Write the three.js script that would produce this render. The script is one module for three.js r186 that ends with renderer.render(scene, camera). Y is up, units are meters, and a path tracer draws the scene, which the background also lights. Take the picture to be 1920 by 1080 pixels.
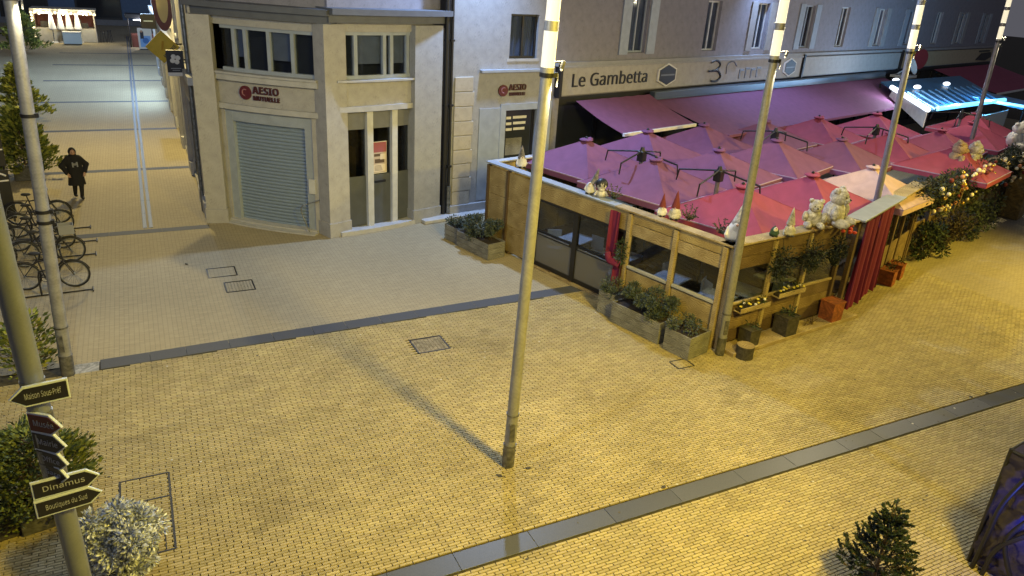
import * as THREE from 'three';
import { mergeGeometries, mergeVertices, toCreasedNormals } from 'three/addons/utils/BufferGeometryUtils.js';
import { RoundedBoxGeometry } from 'three/addons/geometries/RoundedBoxGeometry.js';
import { MarchingCubes } from 'three/addons/objects/MarchingCubes.js';
import { TextGeometry } from 'three/addons/geometries/TextGeometry.js';
import { FontLoader } from 'three/addons/loaders/FontLoader.js';
import { ImprovedNoise } from 'three/addons/math/ImprovedNoise.js';
import { RectAreaLightUniformsLib } from 'three/addons/lights/RectAreaLightUniformsLib.js';

// ---------------------------------------------------------------- camera, sky, moon, exposure
const scene = new THREE.Scene();
const CAM_H = 7.7, FPX = 1373.67, PITCH = 0.400581, YAW = 0.48045, ROLL = 0.06545;
const camera = new THREE.PerspectiveCamera(2 * Math.atan(540 / FPX) * 180 / Math.PI, 16 / 9, 0.1, 600);
const fwd = new THREE.Vector3(Math.sin(YAW) * Math.cos(PITCH), -Math.sin(PITCH), -Math.cos(YAW) * Math.cos(PITCH));
const right0 = new THREE.Vector3(Math.cos(YAW), 0, Math.sin(YAW));
const up0 = new THREE.Vector3().crossVectors(right0, fwd);
const cRight = right0.clone().multiplyScalar(Math.cos(ROLL)).addScaledVector(up0, Math.sin(ROLL));
const cUp = up0.clone().multiplyScalar(Math.cos(ROLL)).addScaledVector(right0, -Math.sin(ROLL));
camera.position.set(0, CAM_H, 0);
camera.quaternion.setFromRotationMatrix(new THREE.Matrix4().makeBasis(cRight, cUp, fwd.clone().negate()));
scene.add(camera);

const renderer = new THREE.WebGLRenderer({ antialias: true });
renderer.toneMapping = THREE.LinearToneMapping;
renderer.toneMappingExposure = 0.97;
renderer.shadowMap.enabled = true;
RectAreaLightUniformsLib.init();

{ // night sky over a lit town: faint, slightly brighter towards the horizon all round
  const w = 64, h = 32, d = new Float32Array(w * h * 4);
  for (let j = 0; j < h; j++) for (let i = 0; i < w; i++) {
    const el = Math.max(0, (j / (h - 1) - 0.5) * 2), k = Math.exp(-el * 3), o = (j * w + i) * 4;
    d[o] = 0.064 + 0.036 * k; d[o + 1] = 0.069 + 0.03 * k; d[o + 2] = 0.096 + 0.02 * k; d[o + 3] = 1;
  }
  const t = new THREE.DataTexture(d, w, h, THREE.RGBAFormat, THREE.FloatType);
  t.mapping = THREE.EquirectangularReflectionMapping; t.magFilter = THREE.LinearFilter; t.needsUpdate = true;
  scene.background = t; scene.environment = t;
}
const moon = new THREE.DirectionalLight(0xdfe6ff, 0.03);
moon.position.set(-20, 40, 30); moon.castShadow = true; moon.shadow.radius = 4;
Object.assign(moon.shadow.camera, { left: -40, right: 40, top: 40, bottom: -40, far: 150 });
scene.add(moon, moon.target);

const SODIUM = new THREE.Color().setRGB(1, 0.73, 0.07), COOL = new THREE.Color().setRGB(0.38, 0.57, 1.0), WARM = new THREE.Color().setRGB(1, 0.87, 0.56);

// ---------------------------------------------------------------- helpers
let seed = 7;
const rnd = () => { seed = (seed * 1664525 + 1013904223) >>> 0; return seed / 4294967296; };
const rr = (a, b) => a + (b - a) * rnd();
const noise = new ImprovedNoise();
const V3 = (x, y, z) => new THREE.Vector3(x, y, z);
const PI = Math.PI;
const L = (r, g, b) => new THREE.Color().setRGB(r, g, b);
function rayOf(px, py) { return cRight.clone().multiplyScalar((px - 960) / FPX).addScaledVector(cUp, (540 - py) / FPX).add(fwd); }
function at(px, py, h = 0) { const r = rayOf(px, py); return camera.position.clone().addScaledVector(r, (h - CAM_H) / r.y); }
function atZ(px, py, z) { const r = rayOf(px, py); return camera.position.clone().addScaledVector(r, z / r.z); }

function tex(n, fn, srgb = true) {            // fn(u,v) -> [r,g,b] 0..1
  const d = new Uint8Array(n * n * 4);
  for (let j = 0; j < n; j++) for (let i = 0; i < n; i++) {
    const c = fn(i / n, j / n), o = (j * n + i) * 4;
    for (let k = 0; k < 3; k++) d[o + k] = Math.max(0, Math.min(255, c[k] * 255));
    d[o + 3] = 255;
  }
  const t = new THREE.DataTexture(d, n, n); t.wrapS = t.wrapT = THREE.RepeatWrapping;
  t.magFilter = THREE.LinearFilter; t.minFilter = THREE.LinearMipmapLinearFilter; t.generateMipmaps = true; t.anisotropy = 8;
  if (srgb) t.colorSpace = THREE.SRGBColorSpace;
  t.needsUpdate = true; return t;
}
// periodic noise in [−1,1]
function pn(u, v, f, s = 0) {
  const a = u * 2 * PI, b = v * 2 * PI, R = f / (2 * PI);
  return noise.noise(Math.cos(a) * R + s, Math.sin(a) * R + Math.cos(b) * R * 1.3, Math.sin(b) * R + s * 1.7) * 1.4;
}
function grainTex(lo, hi, f1 = 8, f2 = 40, su = 1, sv = 1) {
  return tex(256, (u, v) => {
    const k = Math.min(1, Math.max(0, 0.5 + 0.32 * pn(u * 1, v * 1, f1, su) + 0.22 * pn(u, v, f2, sv) + (rnd() - 0.5) * 0.14));
    return [0, 1, 2].map(i => lo[i] + (hi[i] - lo[i]) * k);
  });
}
function woodTex(lo, hi) {
  return tex(256, (u, v) => {
    const g = pn(u, v * 0.99, 3, 3) * 0.25, s = Math.sin((v * 26 + pn(u, v, 5, 9) * 1.4) * 2 * PI) * 0.18;
    const k = Math.min(1, Math.max(0, 0.5 + g + s + pn(u, v, 30, 2) * 0.12 + (rnd() - .5) * .1));
    return [0, 1, 2].map(i => lo[i] + (hi[i] - lo[i]) * k);
  });
}
const bump8 = grainTex([0.2, 0.2, 0.2], [0.9, 0.9, 0.9], 20, 60); bump8.colorSpace = THREE.NoColorSpace;
const T = {
  stone: tex(512, (u, v) => { const st = Math.max(0, pn(u, v * 0.5, 26, 4)) * Math.max(0, pn(u, v, 3, 8) + 0.25), k = 0.95 + 0.035 * pn(u, v, 5, 1) + 0.03 * pn(u, v, 60, 3) + (rnd() - 0.5) * 0.06 - 0.22 * st; return [k, k * 0.995, k * 0.98]; }), wood: woodTex([0.55, 0.5, 0.42], [1, 1, 1]), soft: grainTex([0.88, 0.88, 0.88], [1, 1, 1], 5, 50),
  speck: tex(256, () => { const k = 0.8 + 0.2 * rnd() - (rnd() < 0.04 ? 0.2 : 0); return [k, k, k]; }), pole: tex(256, (u, v) => { const k = 0.9 + 0.06 * pn(u, v, 4, 2) + (rnd() - 0.5) * 0.06 + 0.05 * pn(u, v, 24, 6); return [k, k * 0.99, k * 0.97]; }),
  rough: grainTex([0.5, 0.5, 0.5], [1, 1, 1], 9, 30), grey: woodTex([0.45, 0.45, 0.45], [1, 1, 1]),
};
const M = {};
function mat(name, col, o = {}) { return (M[name] = new THREE.MeshStandardMaterial({ color: col, roughness: 0.8, ...o })); }
mat('facade', L(0.43, 0.425, 0.42), { map: T.stone, bumpMap: bump8, bumpScale: 0.003, roughness: 0.9 });
mat('facadeGrey', L(0.36, 0.37, 0.39), { map: T.stone, bumpMap: bump8, bumpScale: 0.003, roughness: 0.9 });
mat('upperWall', L(0.28, 0.275, 0.32), { map: T.stone, roughness: 0.92 });
mat('quoin', L(0.46, 0.43, 0.37), { map: T.stone, bumpMap: bump8, bumpScale: 0.005, roughness: 0.95 });
mat('trim', L(0.48, 0.48, 0.47), { map: T.soft, roughness: 0.7 });
mat('whiteTrim', L(0.62, 0.63, 0.63), { map: T.soft, roughness: 0.5 });
mat('shutter', L(0.33, 0.42, 0.54), { map: T.soft, roughness: 0.42, metalness: 0.35 });
mat('greyFrame', L(0.36, 0.41, 0.48), { map: T.soft, roughness: 0.5 });
mat('darkPanel', L(0.10, 0.11, 0.12), { map: T.soft, roughness: 0.45 });
mat('black', L(0.012, 0.012, 0.014), { map: T.soft, roughness: 0.5 });
mat('blackMetal', L(0.02, 0.02, 0.023), { roughness: 0.4, metalness: 0.3 });
mat('zinc', L(0.42, 0.44, 0.46), { map: T.rough, roughness: 0.45, metalness: 0.75 });
mat('pole', L(0.35, 0.36, 0.39), { map: T.pole, roughness: 0.48, metalness: 0.35 });
mat('polePaint', L(0.25, 0.28, 0.34), { map: T.soft, roughness: 0.4, metalness: 0.4 });
mat('wood', L(0.52, 0.42, 0.21), { map: T.wood, roughness: 0.75 });
mat('woodPale', L(0.54, 0.45, 0.27), { map: T.wood, roughness: 0.8 });
mat('woodGrey', L(0.34, 0.335, 0.30), { map: T.grey, bumpMap: T.grey, bumpScale: 0.004, roughness: 0.95 });
mat('woodDark', L(0.17, 0.12, 0.07), { map: T.wood, roughness: 0.85 });
mat('canvas', L(0.21, 0.073, 0.155), { map: T.soft, roughness: 0.85, side: THREE.DoubleSide });
mat('canvas2', L(0.20, 0.07, 0.17), { map: T.soft, roughness: 0.85, side: THREE.DoubleSide });
mat('canvasLitRed', L(0.35, 0.058, 0.115), { map: T.soft, roughness: 0.85, side: THREE.DoubleSide });  // raspberry parasols under sodium light: the reddening is put into this canvas colour
mat('canvasPale', L(0.60, 0.42, 0.40), { map: T.soft, roughness: 0.8, side: THREE.DoubleSide });
mat('curtain', L(0.2, 0.012, 0.06), { map: T.soft, roughness: 0.75, side: THREE.DoubleSide });
mat('white', L(0.78, 0.77, 0.74), { map: T.soft, roughness: 0.7 });
mat('plush', L(0.85, 0.82, 0.74), { map: T.rough, bumpMap: bump8, bumpScale: 0.01, roughness: 1 });
mat('plushTan', L(0.62, 0.45, 0.30), { map: T.rough, bumpMap: bump8, bumpScale: 0.01, roughness: 1 });
mat('red', L(0.15, 0.02, 0.018), { roughness: 0.7 });
mat('green', L(0.03, 0.07, 0.05), { roughness: 0.8 });
mat('grey', L(0.25, 0.26, 0.28), { roughness: 0.8 });
mat('terracotta', L(0.46, 0.13, 0.03), { map: T.rough, roughness: 0.8 });
mat('yellow', L(0.62, 0.44, 0.02), { map: T.soft, roughness: 0.5 });
mat('gold', L(0.75, 0.52, 0.12), { roughness: 0.25, metalness: 0.9 });
mat('skin', L(0.45, 0.27, 0.19), { roughness: 0.6 });
mat('soil', L(0.05, 0.035, 0.025), { map: T.rough, roughness: 1 });
mat('slab', L(0.085, 0.09, 0.105), { map: T.speck, roughness: 0.4 });
mat('slab2', L(0.072, 0.077, 0.092), { map: T.speck, roughness: 0.38 });
mat('slab3', L(0.10, 0.105, 0.12), { map: T.speck, roughness: 0.42 });
mat('slabWhite', L(0.55, 0.55, 0.53), { map: T.rough, roughness: 0.7 });
mat('slabDark', L(0.085, 0.09, 0.105), { map: T.speck, roughness: 0.75 });
mat('gutter', L(0.15, 0.17, 0.20), { map: T.speck, roughness: 0.6 });
mat('step', L(0.52, 0.52, 0.52), { map: T.stone, roughness: 0.7 });
mat('rubber', L(0.015, 0.015, 0.016), { roughness: 0.7 });
mat('leaf', L(1, 1, 1), { vertexColors: true, roughness: 0.75, side: THREE.DoubleSide });
mat('signDark', L(0.06, 0.015, 0.02), { roughness: 0.5 }); mat('signRed', L(0.10, 0.014, 0.024), { roughness: 0.5 }); mat('signPink', L(0.28, 0.12, 0.14), { roughness: 0.5 }); mat('greyDark', L(0.19, 0.20, 0.225), { map: T.soft, roughness: 0.5 });
mat('canopyRoofLit', L(0.06, 0.19, 0.34), { roughness: 0.4 }); mat('canopyRib', L(0.16, 0.36, 0.58), { roughness: 0.4 }); mat('palePanel', L(0.45, 0.5, 0.56), { roughness: 0.4 }); mat('fasciaWarm', L(0.48, 0.42, 0.28), { map: T.stone, roughness: 0.85 }); mat('discRed', L(0.36, 0.04, 0.05), { roughness: 0.6 });  // canopy roof colour already holds the blue cast of the light tubes
mat('woodDark2', L(0.20, 0.14, 0.08), { map: T.wood, roughness: 0.85 }); mat('wood2', L(0.30, 0.22, 0.12), { map: T.wood, roughness: 0.85 }); mat('capGrey', L(0.34, 0.37, 0.38), { map: T.soft, roughness: 0.5, metalness: 0.3 }); mat('tableTop', L(0.45, 0.5, 0.58), { roughness: 0.35 }); mat('wicker', L(0.40, 0.28, 0.08), { map: T.rough, bumpMap: bump8, bumpScale: 0.02, roughness: 0.9 });
M.smokeGlass = new THREE.MeshPhysicalMaterial({ color: L(0.45, 0.44, 0.42), transmission: 0.75, thickness: 0, roughness: 0.25 });
mat('potDark', L(0.09, 0.08, 0.06), { map: T.rough, roughness: 0.9 }); mat('bloom', L(0.72, 0.6, 0.08), { roughness: 0.8 }); mat('greyHat', L(0.32, 0.31, 0.34), { map: T.rough, roughness: 0.95 }); mat('orangeRed', L(0.6, 0.06, 0.03), { roughness: 0.6 }); mat('bauble', L(0.78, 0.70, 0.5), { roughness: 0.25 }); mat('baubleCu', L(0.55, 0.25, 0.12), { roughness: 0.25 }); mat('poleFoot', L(0.30, 0.30, 0.29), { map: T.rough, roughness: 0.5, metalness: 0.6 });
mat('signBlack', L(0.012, 0.013, 0.02), { roughness: 0.45 }); mat('signBrown', L(0.10, 0.02, 0.018), { roughness: 0.5 }); mat('signWhite', L(0.55, 0.64, 0.82), { roughness: 0.5 }); mat('signText', L(0.34, 0.37, 0.45), { roughness: 0.6 }); mat('bikePaint', L(0.02, 0.02, 0.025), { roughness: 0.3 }); mat('coat', L(0.012, 0.012, 0.013), { roughness: 0.9 }); mat('zincDull', L(0.16, 0.16, 0.15), { map: T.rough, roughness: 0.8 }); mat('film', L(0.030, 0.027, 0.065), { roughness: 0.16, side: THREE.DoubleSide }); mat('hut', L(0.52, 0.48, 0.38), { map: T.soft }); mat('hutRed', L(0.22, 0.07, 0.05), { map: T.wood }); mat('paleBlue', L(0.5, 0.62, 0.66), { roughness: 0.4 }); mat('blueWall', L(0.12, 0.2, 0.36), { map: T.stone }); mat('ochre', L(0.5, 0.3, 0.03)); mat('maroon', L(0.11, 0.012, 0.02), { roughness: 0.4 }); mat('cream', L(0.6, 0.5, 0.24), { roughness: 0.5 });
mat('lit_hem', L(0.42, 0.30, 0.42), { roughness: 0.8 });  // pale mauve puts the bright edge highlights of the parasols into the colour
mat('interior', L(0.08, 0.07, 0.06), { map: T.rough, roughness: 0.9 });
mat('slate', L(0.13, 0.14, 0.16), { map: T.soft, roughness: 0.6 });
M.glass = new THREE.MeshPhysicalMaterial({ color: L(0.62, 0.65, 0.68), transmission: 1, thickness: 0, roughness: 0.03, ior: 1.5 });
mat('blindPale', L(0.34, 0.36, 0.42), { map: T.soft, roughness: 0.9 }); mat('blindDark', L(0.05, 0.055, 0.07), { map: T.soft, roughness: 0.9 });
M.winGlass = new THREE.MeshPhysicalMaterial({ color: L(0.72, 0.76, 0.82), transmission: 1, thickness: 0, roughness: 0.02, ior: 1.5 });
M.darkGlass = new THREE.MeshPhysicalMaterial({ color: L(0.03, 0.034, 0.04), roughness: 0.08, ior: 1.5 });
const glow = (r, g, b, k) => new THREE.MeshStandardMaterial({ color: L(0.6, 0.6, 0.6), emissive: L(r, g, b), emissiveIntensity: k, roughness: 0.5 });
M.lampGlow = glow(1, 0.88, 0.6, 0.85); M.coolGlow = glow(0.75, 0.86, 1, 6); M.sodiumGlow = glow(1, 0.7, 0.25, 6); M.bulb = glow(1, 0.78, 0.42, 2.6);
M.cyanGlow = glow(0.12, 0.55, 1, 2.6); M.whiteGlow = glow(0.8, 0.88, 1, 2.2); M.shopGlow = glow(0.6, 0.8, 1, 2.5); M.blueGlow = glow(0.05, 0.12, 1, 1.6);

// geometry makers
function bx(w, h, d, x = 0, y = 0, z = 0, rx = 0, ry = 0, rz = 0, sx = 1) {
  const g = new THREE.BoxGeometry(w, h, d, sx, 1, 1);
  if (rx || ry || rz) g.applyMatrix4(new THREE.Matrix4().makeRotationFromEuler(new THREE.Euler(rx, ry, rz)));
  return g.translate(x, y, z);
}
function rb(w, h, d, x = 0, y = 0, z = 0, r = 0.012, ry = 0) { const g = new RoundedBoxGeometry(w, h, d, 1, r); if (ry) g.rotateY(ry); return g.translate(x, y, z); }
function span(x0, x1, y0, y1, z0, z1, sx = 1) { return bx(x1 - x0, y1 - y0, z1 - z0, (x0 + x1) / 2, (y0 + y1) / 2, (z0 + z1) / 2, 0, 0, 0, sx); }
function cy(r0, r1, h, x = 0, y = 0, z = 0, s = 16) { return new THREE.CylinderGeometry(r1, r0, h, s).translate(x, y + h / 2, z); }
function bar(a, b, r, s = 8, r1 = r) {
  const p = V3(...a), q = V3(...b), d = q.clone().sub(p), g = new THREE.CylinderGeometry(r1, r, d.length(), s);
  g.applyQuaternion(new THREE.Quaternion().setFromUnitVectors(V3(0, 1, 0), d.clone().normalize()));
  return g.translate((p.x + q.x) / 2, (p.y + q.y) / 2, (p.z + q.z) / 2);
}
function tube(pts, r, n = 24, s = 7, closed = false) { return new THREE.TubeGeometry(new THREE.CatmullRomCurve3(pts.map(p => V3(...p)), closed), n, r, s, closed); }
function sph(r, x = 0, y = 0, z = 0, sx = 1, sy = 1, sz = 1, a = 14, b = 10) { return new THREE.SphereGeometry(r, a, b).scale(sx, sy, sz).translate(x, y, z); }
function lathe(pts, s = 20) { return new THREE.LatheGeometry(pts.map(p => new THREE.Vector2(...p)), s); }
function prism(pts, depth, bevel = 0) {   // polygon in xy, thickness along z centred
  const g = new THREE.ExtrudeGeometry(new THREE.Shape(pts.map(p => new THREE.Vector2(...p))), { depth: depth - 2 * bevel, bevelEnabled: bevel > 0, bevelThickness: bevel, bevelSize: bevel, bevelSegments: 1, curveSegments: 12 });
  return g.translate(0, 0, -depth / 2 + bevel);
}
function merged(list) {
  const gs = (Array.isArray(list) ? list : [list]).map(g => {
    let q = g.index ? g.toNonIndexed() : g;
    for (const k of Object.keys(q.attributes)) if (!['position', 'normal', 'uv', 'color'].includes(k)) q.deleteAttribute(k);
    if (!q.attributes.normal) q.computeVertexNormals();
    if (!q.attributes.uv) q.setAttribute('uv', new THREE.BufferAttribute(new Float32Array(q.attributes.position.count * 2), 2));
    return q;
  });
  const g = gs.length === 1 ? gs[0] : mergeGeometries(gs);
  return g;
}
function boxUV(g, off = 0) {
  const p = g.attributes.position, n = g.attributes.normal, uv = new Float32Array(p.count * 2);
  for (let i = 0; i < p.count; i++) {
    const ax = Math.abs(n.getX(i)), ay = Math.abs(n.getY(i)), az = Math.abs(n.getZ(i));
    let u, v;
    if (ay >= ax && ay >= az) { u = p.getX(i); v = p.getZ(i); } else if (ax > az) { u = p.getZ(i); v = p.getY(i); } else { u = p.getX(i); v = p.getY(i); }
    uv[2 * i] = u + off; uv[2 * i + 1] = v + off * 0.7;
  }
  g.setAttribute('uv', new THREE.BufferAttribute(uv, 2)); return g;
}
const used = {};
function numbered(n) { const k = used[n] = (used[n] ?? -1) + 1; return k ? n + '_' + String(k).padStart(3, '0') : n; }
function part(name, list, m, parent, keepUV = false) {
  const g = merged(list); if (!keepUV) boxUV(g, rnd() * 3);
  const o = new THREE.Mesh(g, m); o.name = name; o.castShadow = o.receiveShadow = true; parent.add(o); return o;
}
function thing(name, label, category, pos = [0, 0, 0], turn = 0, group) {
  const o = new THREE.Group(); o.name = numbered(name); o.position.set(...pos); o.rotation.y = turn;
  o.userData = { label, category }; if (group) o.userData.group = group; scene.add(o); return o;
}
function setting(name, o) { o.name = numbered(name); o.userData.kind = 'structure'; scene.add(o); return o; }
function copy(src, pos, turn, label, name) {
  const c = src.clone(); c.name = numbered(name || src.name.replace(/_\d{3}$/, '')); c.userData = { ...src.userData, label };
  c.position.set(...pos); c.rotation.y = turn; scene.add(c); return c;
}
const turnOf = (a, b) => Math.atan2(-(b[1] - a[1]), b[0] - a[0]);      // local x runs from a to b
const len2 = (a, b) => Math.hypot(b[0] - a[0], b[1] - a[1]);
const P3 = (v, y = v.y) => [v.x, y, v.z];
const font = await new FontLoader().loadAsync('fonts/droid/droid_sans_bold.typeface.json');
const fontR = await new FontLoader().loadAsync('fonts/droid/droid_sans_regular.typeface.json');
function text(str, size, depth, w, f = font) {
  const g = new TextGeometry(str, { font: f, size, depth, curveSegments: 3, bevelEnabled: false }); g.computeBoundingBox();
  const bb = g.boundingBox; if (w) g.scale(w / (bb.max.x - bb.min.x), 1, 1);
  return g;
}
// foliage: rhombic leaves, each its own face and tone
function leaves(n, pick, size, tones, flat = 0.5) {
  const pos = new Float32Array(n * 18), nor = new Float32Array(n * 18), col = new Float32Array(n * 18), uv = new Float32Array(n * 12);
  const a = V3(), b = V3(), c = V3(), nn = V3();
  for (let i = 0; i < n; i++) {
    const { p, d, s = 1 } = pick(i), sz = size * s * rr(0.65, 1.35);
    a.set(rr(-1, 1), rr(-1, 1) * flat, rr(-1, 1)); if (d) a.lerp(d, 0.65); a.normalize();
    b.set(rr(-1, 1), rr(-1, 1), rr(-1, 1)).cross(a).normalize();
    nn.crossVectors(b, a).normalize();
    const q = [p, p.clone().addScaledVector(a, sz * 0.5).addScaledVector(b, sz * 0.22), p.clone().addScaledVector(a, sz), p.clone().addScaledVector(a, sz * 0.5).addScaledVector(b, -sz * 0.22)];
    const t = tones[Math.floor(rnd() * tones.length)], k = rr(0.75, 1.2);
    [0, 1, 2, 0, 2, 3].forEach((v, j) => { const o = i * 18 + j * 3; pos.set([q[v].x, q[v].y, q[v].z], o); nor.set([nn.x, nn.y, nn.z], o); col.set([t[0] * k, t[1] * k, t[2] * k], o); });
  }
  const g = new THREE.BufferGeometry();
  g.setAttribute('position', new THREE.BufferAttribute(pos, 3)); g.setAttribute('normal', new THREE.BufferAttribute(nor, 3));
  g.setAttribute('uv', new THREE.BufferAttribute(uv, 2)); g.setAttribute('color', new THREE.BufferAttribute(col, 3));
  return g;
}
const inBall = () => { let v; do v = V3(rr(-1, 1), rr(-1, 1), rr(-1, 1)); while (v.length() > 1); return v; };
function clumpPick(clumps) {
  return () => { const c = clumps[Math.floor(rnd() * clumps.length)], v = inBall(); v.multiplyScalar(0.35 + 0.65 * v.length()); const d = v.clone().normalize(); return { p: V3(c[0] + v.x * c[3], c[1] + v.y * c[3] * (c[4] || 1), c[2] + v.z * c[3]), d }; };
}
const canvasTex = (w, h, draw) => { const c = document.createElement('canvas'); c.width = w; c.height = h; const x = c.getContext('2d'); draw(x, w, h); const t = new THREE.CanvasTexture(c); t.colorSpace = THREE.SRGBColorSpace; t.magFilter = THREE.LinearFilter; return t; };
const printMat = (t, o = {}) => new THREE.MeshStandardMaterial({ map: t, roughness: 0.6, ...o });
function sheet(name, w, h, m, parent, x, y, z, ry = 0, rx = 0) { const g = new THREE.PlaneGeometry(w, h); if (rx) g.rotateX(rx); if (ry) g.rotateY(ry); g.translate(x, y, z); return part(name, g, m, parent, true); }
// ---------------------------------------------------------------- ground and paving
const TB = [9.2, -19.7], TC = [11.3, -11.4], TD = [16.1, -12.0], TE = [18.55, -12.75], TF = [21.5, -14.2], TG = [24.2, -14.75], TH = [31.2, -17.1], TI = [40, -20];
const brickTone = (x, z) => { // clay colour drifting from batch to batch, dirt in uneven patches
  const p = noise.noise(x * 0.35, z * 0.35, 2) * 0.16 + noise.noise(x * 1.3, z * 1.3, 8) * 0.13 + noise.noise(x * 5, z * 5, 5) * 0.06;
  const g = noise.noise(x * 0.7 + 9, z * 0.7, 4), s = noise.noise(x * 2.6, z * 2.6, 12);
  return 1 + p - (g + 0.4 * s > 0.42 ? 0.13 : 0) + (g + 0.35 * s < -0.5 ? 0.09 : 0);   // grimy patches and scrubbed ones, with their own ragged edge
};
{
  const bed = new THREE.Mesh(boxUV(new THREE.PlaneGeometry(500, 500).rotateX(-PI / 2).translate(0, -0.02, -60)), new THREE.MeshStandardMaterial({ color: L(0.10, 0.082, 0.042), map: T.rough, roughness: 1 }));
  bed.receiveShadow = true; setting('ground', bed);
  // pavers far off: too small to pick apart, so a sheet whose map carries the bond
  const farMap = tex(512, (u, v) => {
    const row = Math.floor(v * 20), uu = u * 8 + (row % 2) * 0.5, fx = uu - Math.floor(uu), fy = v * 20 - row, id = Math.floor(uu) % 8 + row * 8;
    const e = (fx < 0.05 || fy < 0.12) ? 0.72 : 1, h = Math.sin(id * 127.1) * 43758.5; const k = (0.93 + 0.07 * (h - Math.floor(h))) * e + (rnd() - .5) * 0.05;
    return [k, k * 0.99, k * 0.97];
  });
  farMap.repeat.set(1 / 1.56, 1 / 1.09);
  const fm = new THREE.MeshStandardMaterial({ color: L(0.40, 0.345, 0.225), map: farMap, vertexColors: true, roughness: 0.85 });
  const rect = (x0, x1, z0, z1, n, m) => {
    const g = new THREE.PlaneGeometry(x1 - x0, z1 - z0, n, m).rotateX(-PI / 2).translate((x0 + x1) / 2, -0.004, (z0 + z1) / 2).toNonIndexed();
    const p = g.attributes.position, c = new Float32Array(p.count * 3);
    for (let i = 0; i < p.count; i++) { const k = 1 + noise.noise(p.getX(i) * 0.35, p.getZ(i) * 0.35, 2) * 0.16; c.set([k, k, k * 0.985], i * 3); }
    g.setAttribute('color', new THREE.BufferAttribute(c, 3)); return g;
  };
  const paving = setting('plaza_paving', new THREE.Group());
  part('far_paving', [rect(-60, 60, -110, -15.3, 120, 100), rect(21.37, 60, -15.3, 6, 30, 20), rect(-60, -5.42, -15.3, 6, 40, 20), rect(-5.5, 21.5, -4.24, 6, 20, 10)], fm, paving).userData.kind = 'stuff';
  // pavers one by one
  const bw = 0.195, bh = 0.0545, gap = 0.0115, list = [];
  const side = (a, b, x, z) => (b[0] - a[0]) * (z - a[1]) - (b[1] - a[1]) * (x - a[0]);
  const holes = [[4.83, 5.56, -14.12, -13.46]];
  for (let r = 0; ; r++) {
    const z = -15.3 + bh * (r + 0.5); if (z > -4.2) break;
    if (z > -7.60 && z < -7.2) continue;
    const hs = Math.sin(r * 91.7) * 4375.85, shift = hs - Math.floor(hs) - 0.5;
    for (let k = 0; ; k++) {
      const x = -5.5 + bw * (k + (r % 2) * 0.5 + 0.5 + 0.1 * shift); if (x > 21.5) break;
      const zb = -15.17 - (x + 1.4) * 0.034; if (Math.abs(z - zb) < 0.245) continue;
      if (side(TB, TC, x, z) < -2 && side(TC, TD, x, z) < -1.5 && z < -12.2 && x < 17) continue;   // under the terrace deck
      if (holes.some(h => x > h[0] - 0.04 && x < h[1] + 0.04 && z > h[2] - 0.02 && z < h[3] + 0.02)) continue;
      const depth = V3(x, -CAM_H, z).dot(fwd);
      list.push({ x, z, depth, sx: V3(x, -CAM_H, z).dot(cRight) / depth, sy: V3(x, -CAM_H, z).dot(cUp) / depth });
    }
  }
  const geo = boxUV(merged(new THREE.BoxGeometry(bw - gap, 0.03, bh - gap).translate(0, -0.015, 0)));
  { // chamfer the top arris a little
    const p = geo.attributes.position; for (let i = 0; i < p.count; i++) if (p.getY(i) > -0.001) { p.setX(i, p.getX(i) * 0.982); p.setZ(i, p.getZ(i) * 0.94); } geo.computeVertexNormals();
  }
  const base = L(0.455, 0.38, 0.195), pm = new THREE.MeshStandardMaterial({ color: 0xffffff, map: T.soft, roughness: 0.82 });
  const tone = (b, i) => { const h = Math.sin(i * 78.233) * 43758.5453, f = h - Math.floor(h), k = brickTone(b.x, b.z) * (0.84 + 0.3 * f); return L(base.r * k, base.g * k * (0.985 + 0.03 * (f * 7 % 1)), base.b * k * (0.94 + 0.12 * (f * 13 % 1))); };
  const inView = b => Math.abs(b.sx) < 960 / FPX * 0.99 && Math.abs(b.sy) < 540 / FPX * 0.985;
  const near = list.filter(inView).sort((a, b) => a.depth - b.depth).slice(0, 300); const ns = new Set(near);
  const variants = [0.86, 0.93, 1, 1.06, 1.12].map((k, i) => new THREE.MeshStandardMaterial({ color: L(base.r * k, base.g * k, base.b * k * (0.95 + i * 0.025)), map: T.soft, roughness: 0.82 }));
  near.forEach((b, i) => { const m = new THREE.Mesh(geo, variants[Math.floor(rnd() * 5)]); m.name = 'paver'; m.position.set(b.x, rr(-0.0015, 0.0015), b.z); m.rotation.y = rr(-0.012, 0.012); m.castShadow = m.receiveShadow = true; paving.add(m); });
  const rest = list.filter(b => !ns.has(b)), inst = new THREE.InstancedMesh(geo, pm, rest.length), o = new THREE.Object3D();
  rest.forEach((b, i) => { o.position.set(b.x, rr(-0.0018, 0.0018), b.z); o.rotation.set(rr(-0.006, 0.006), rr(-0.012, 0.012), 0); o.updateMatrix(); inst.setMatrixAt(i, o.matrix); inst.setColorAt(i, tone(b, i)); });
  { // trodden chewing gum and specks of dirt
    const gum = new THREE.InstancedMesh(new THREE.CylinderGeometry(1, 1, 0.003, 9), new THREE.MeshStandardMaterial({ color: 0xffffff, roughness: 0.9 }), 420);
    for (let i = 0; i < 420; i++) { const x = rr(-3, 20), z = rr(-15, -4.6), s = rr(0.008, 0.022); o.position.set(x, (side(TB, TC, x, z) < 0 && z < -11) ? -0.02 : 0.0025, z); o.rotation.set(0, rr(0, 3), 0); o.scale.set(s * rr(0.8, 1.3), 1, s); o.updateMatrix(); gum.setMatrixAt(i, o.matrix); gum.setColorAt(i, rnd() < 0.75 ? L(0.09, 0.08, 0.06) : L(0.5, 0.48, 0.42)); }
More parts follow.
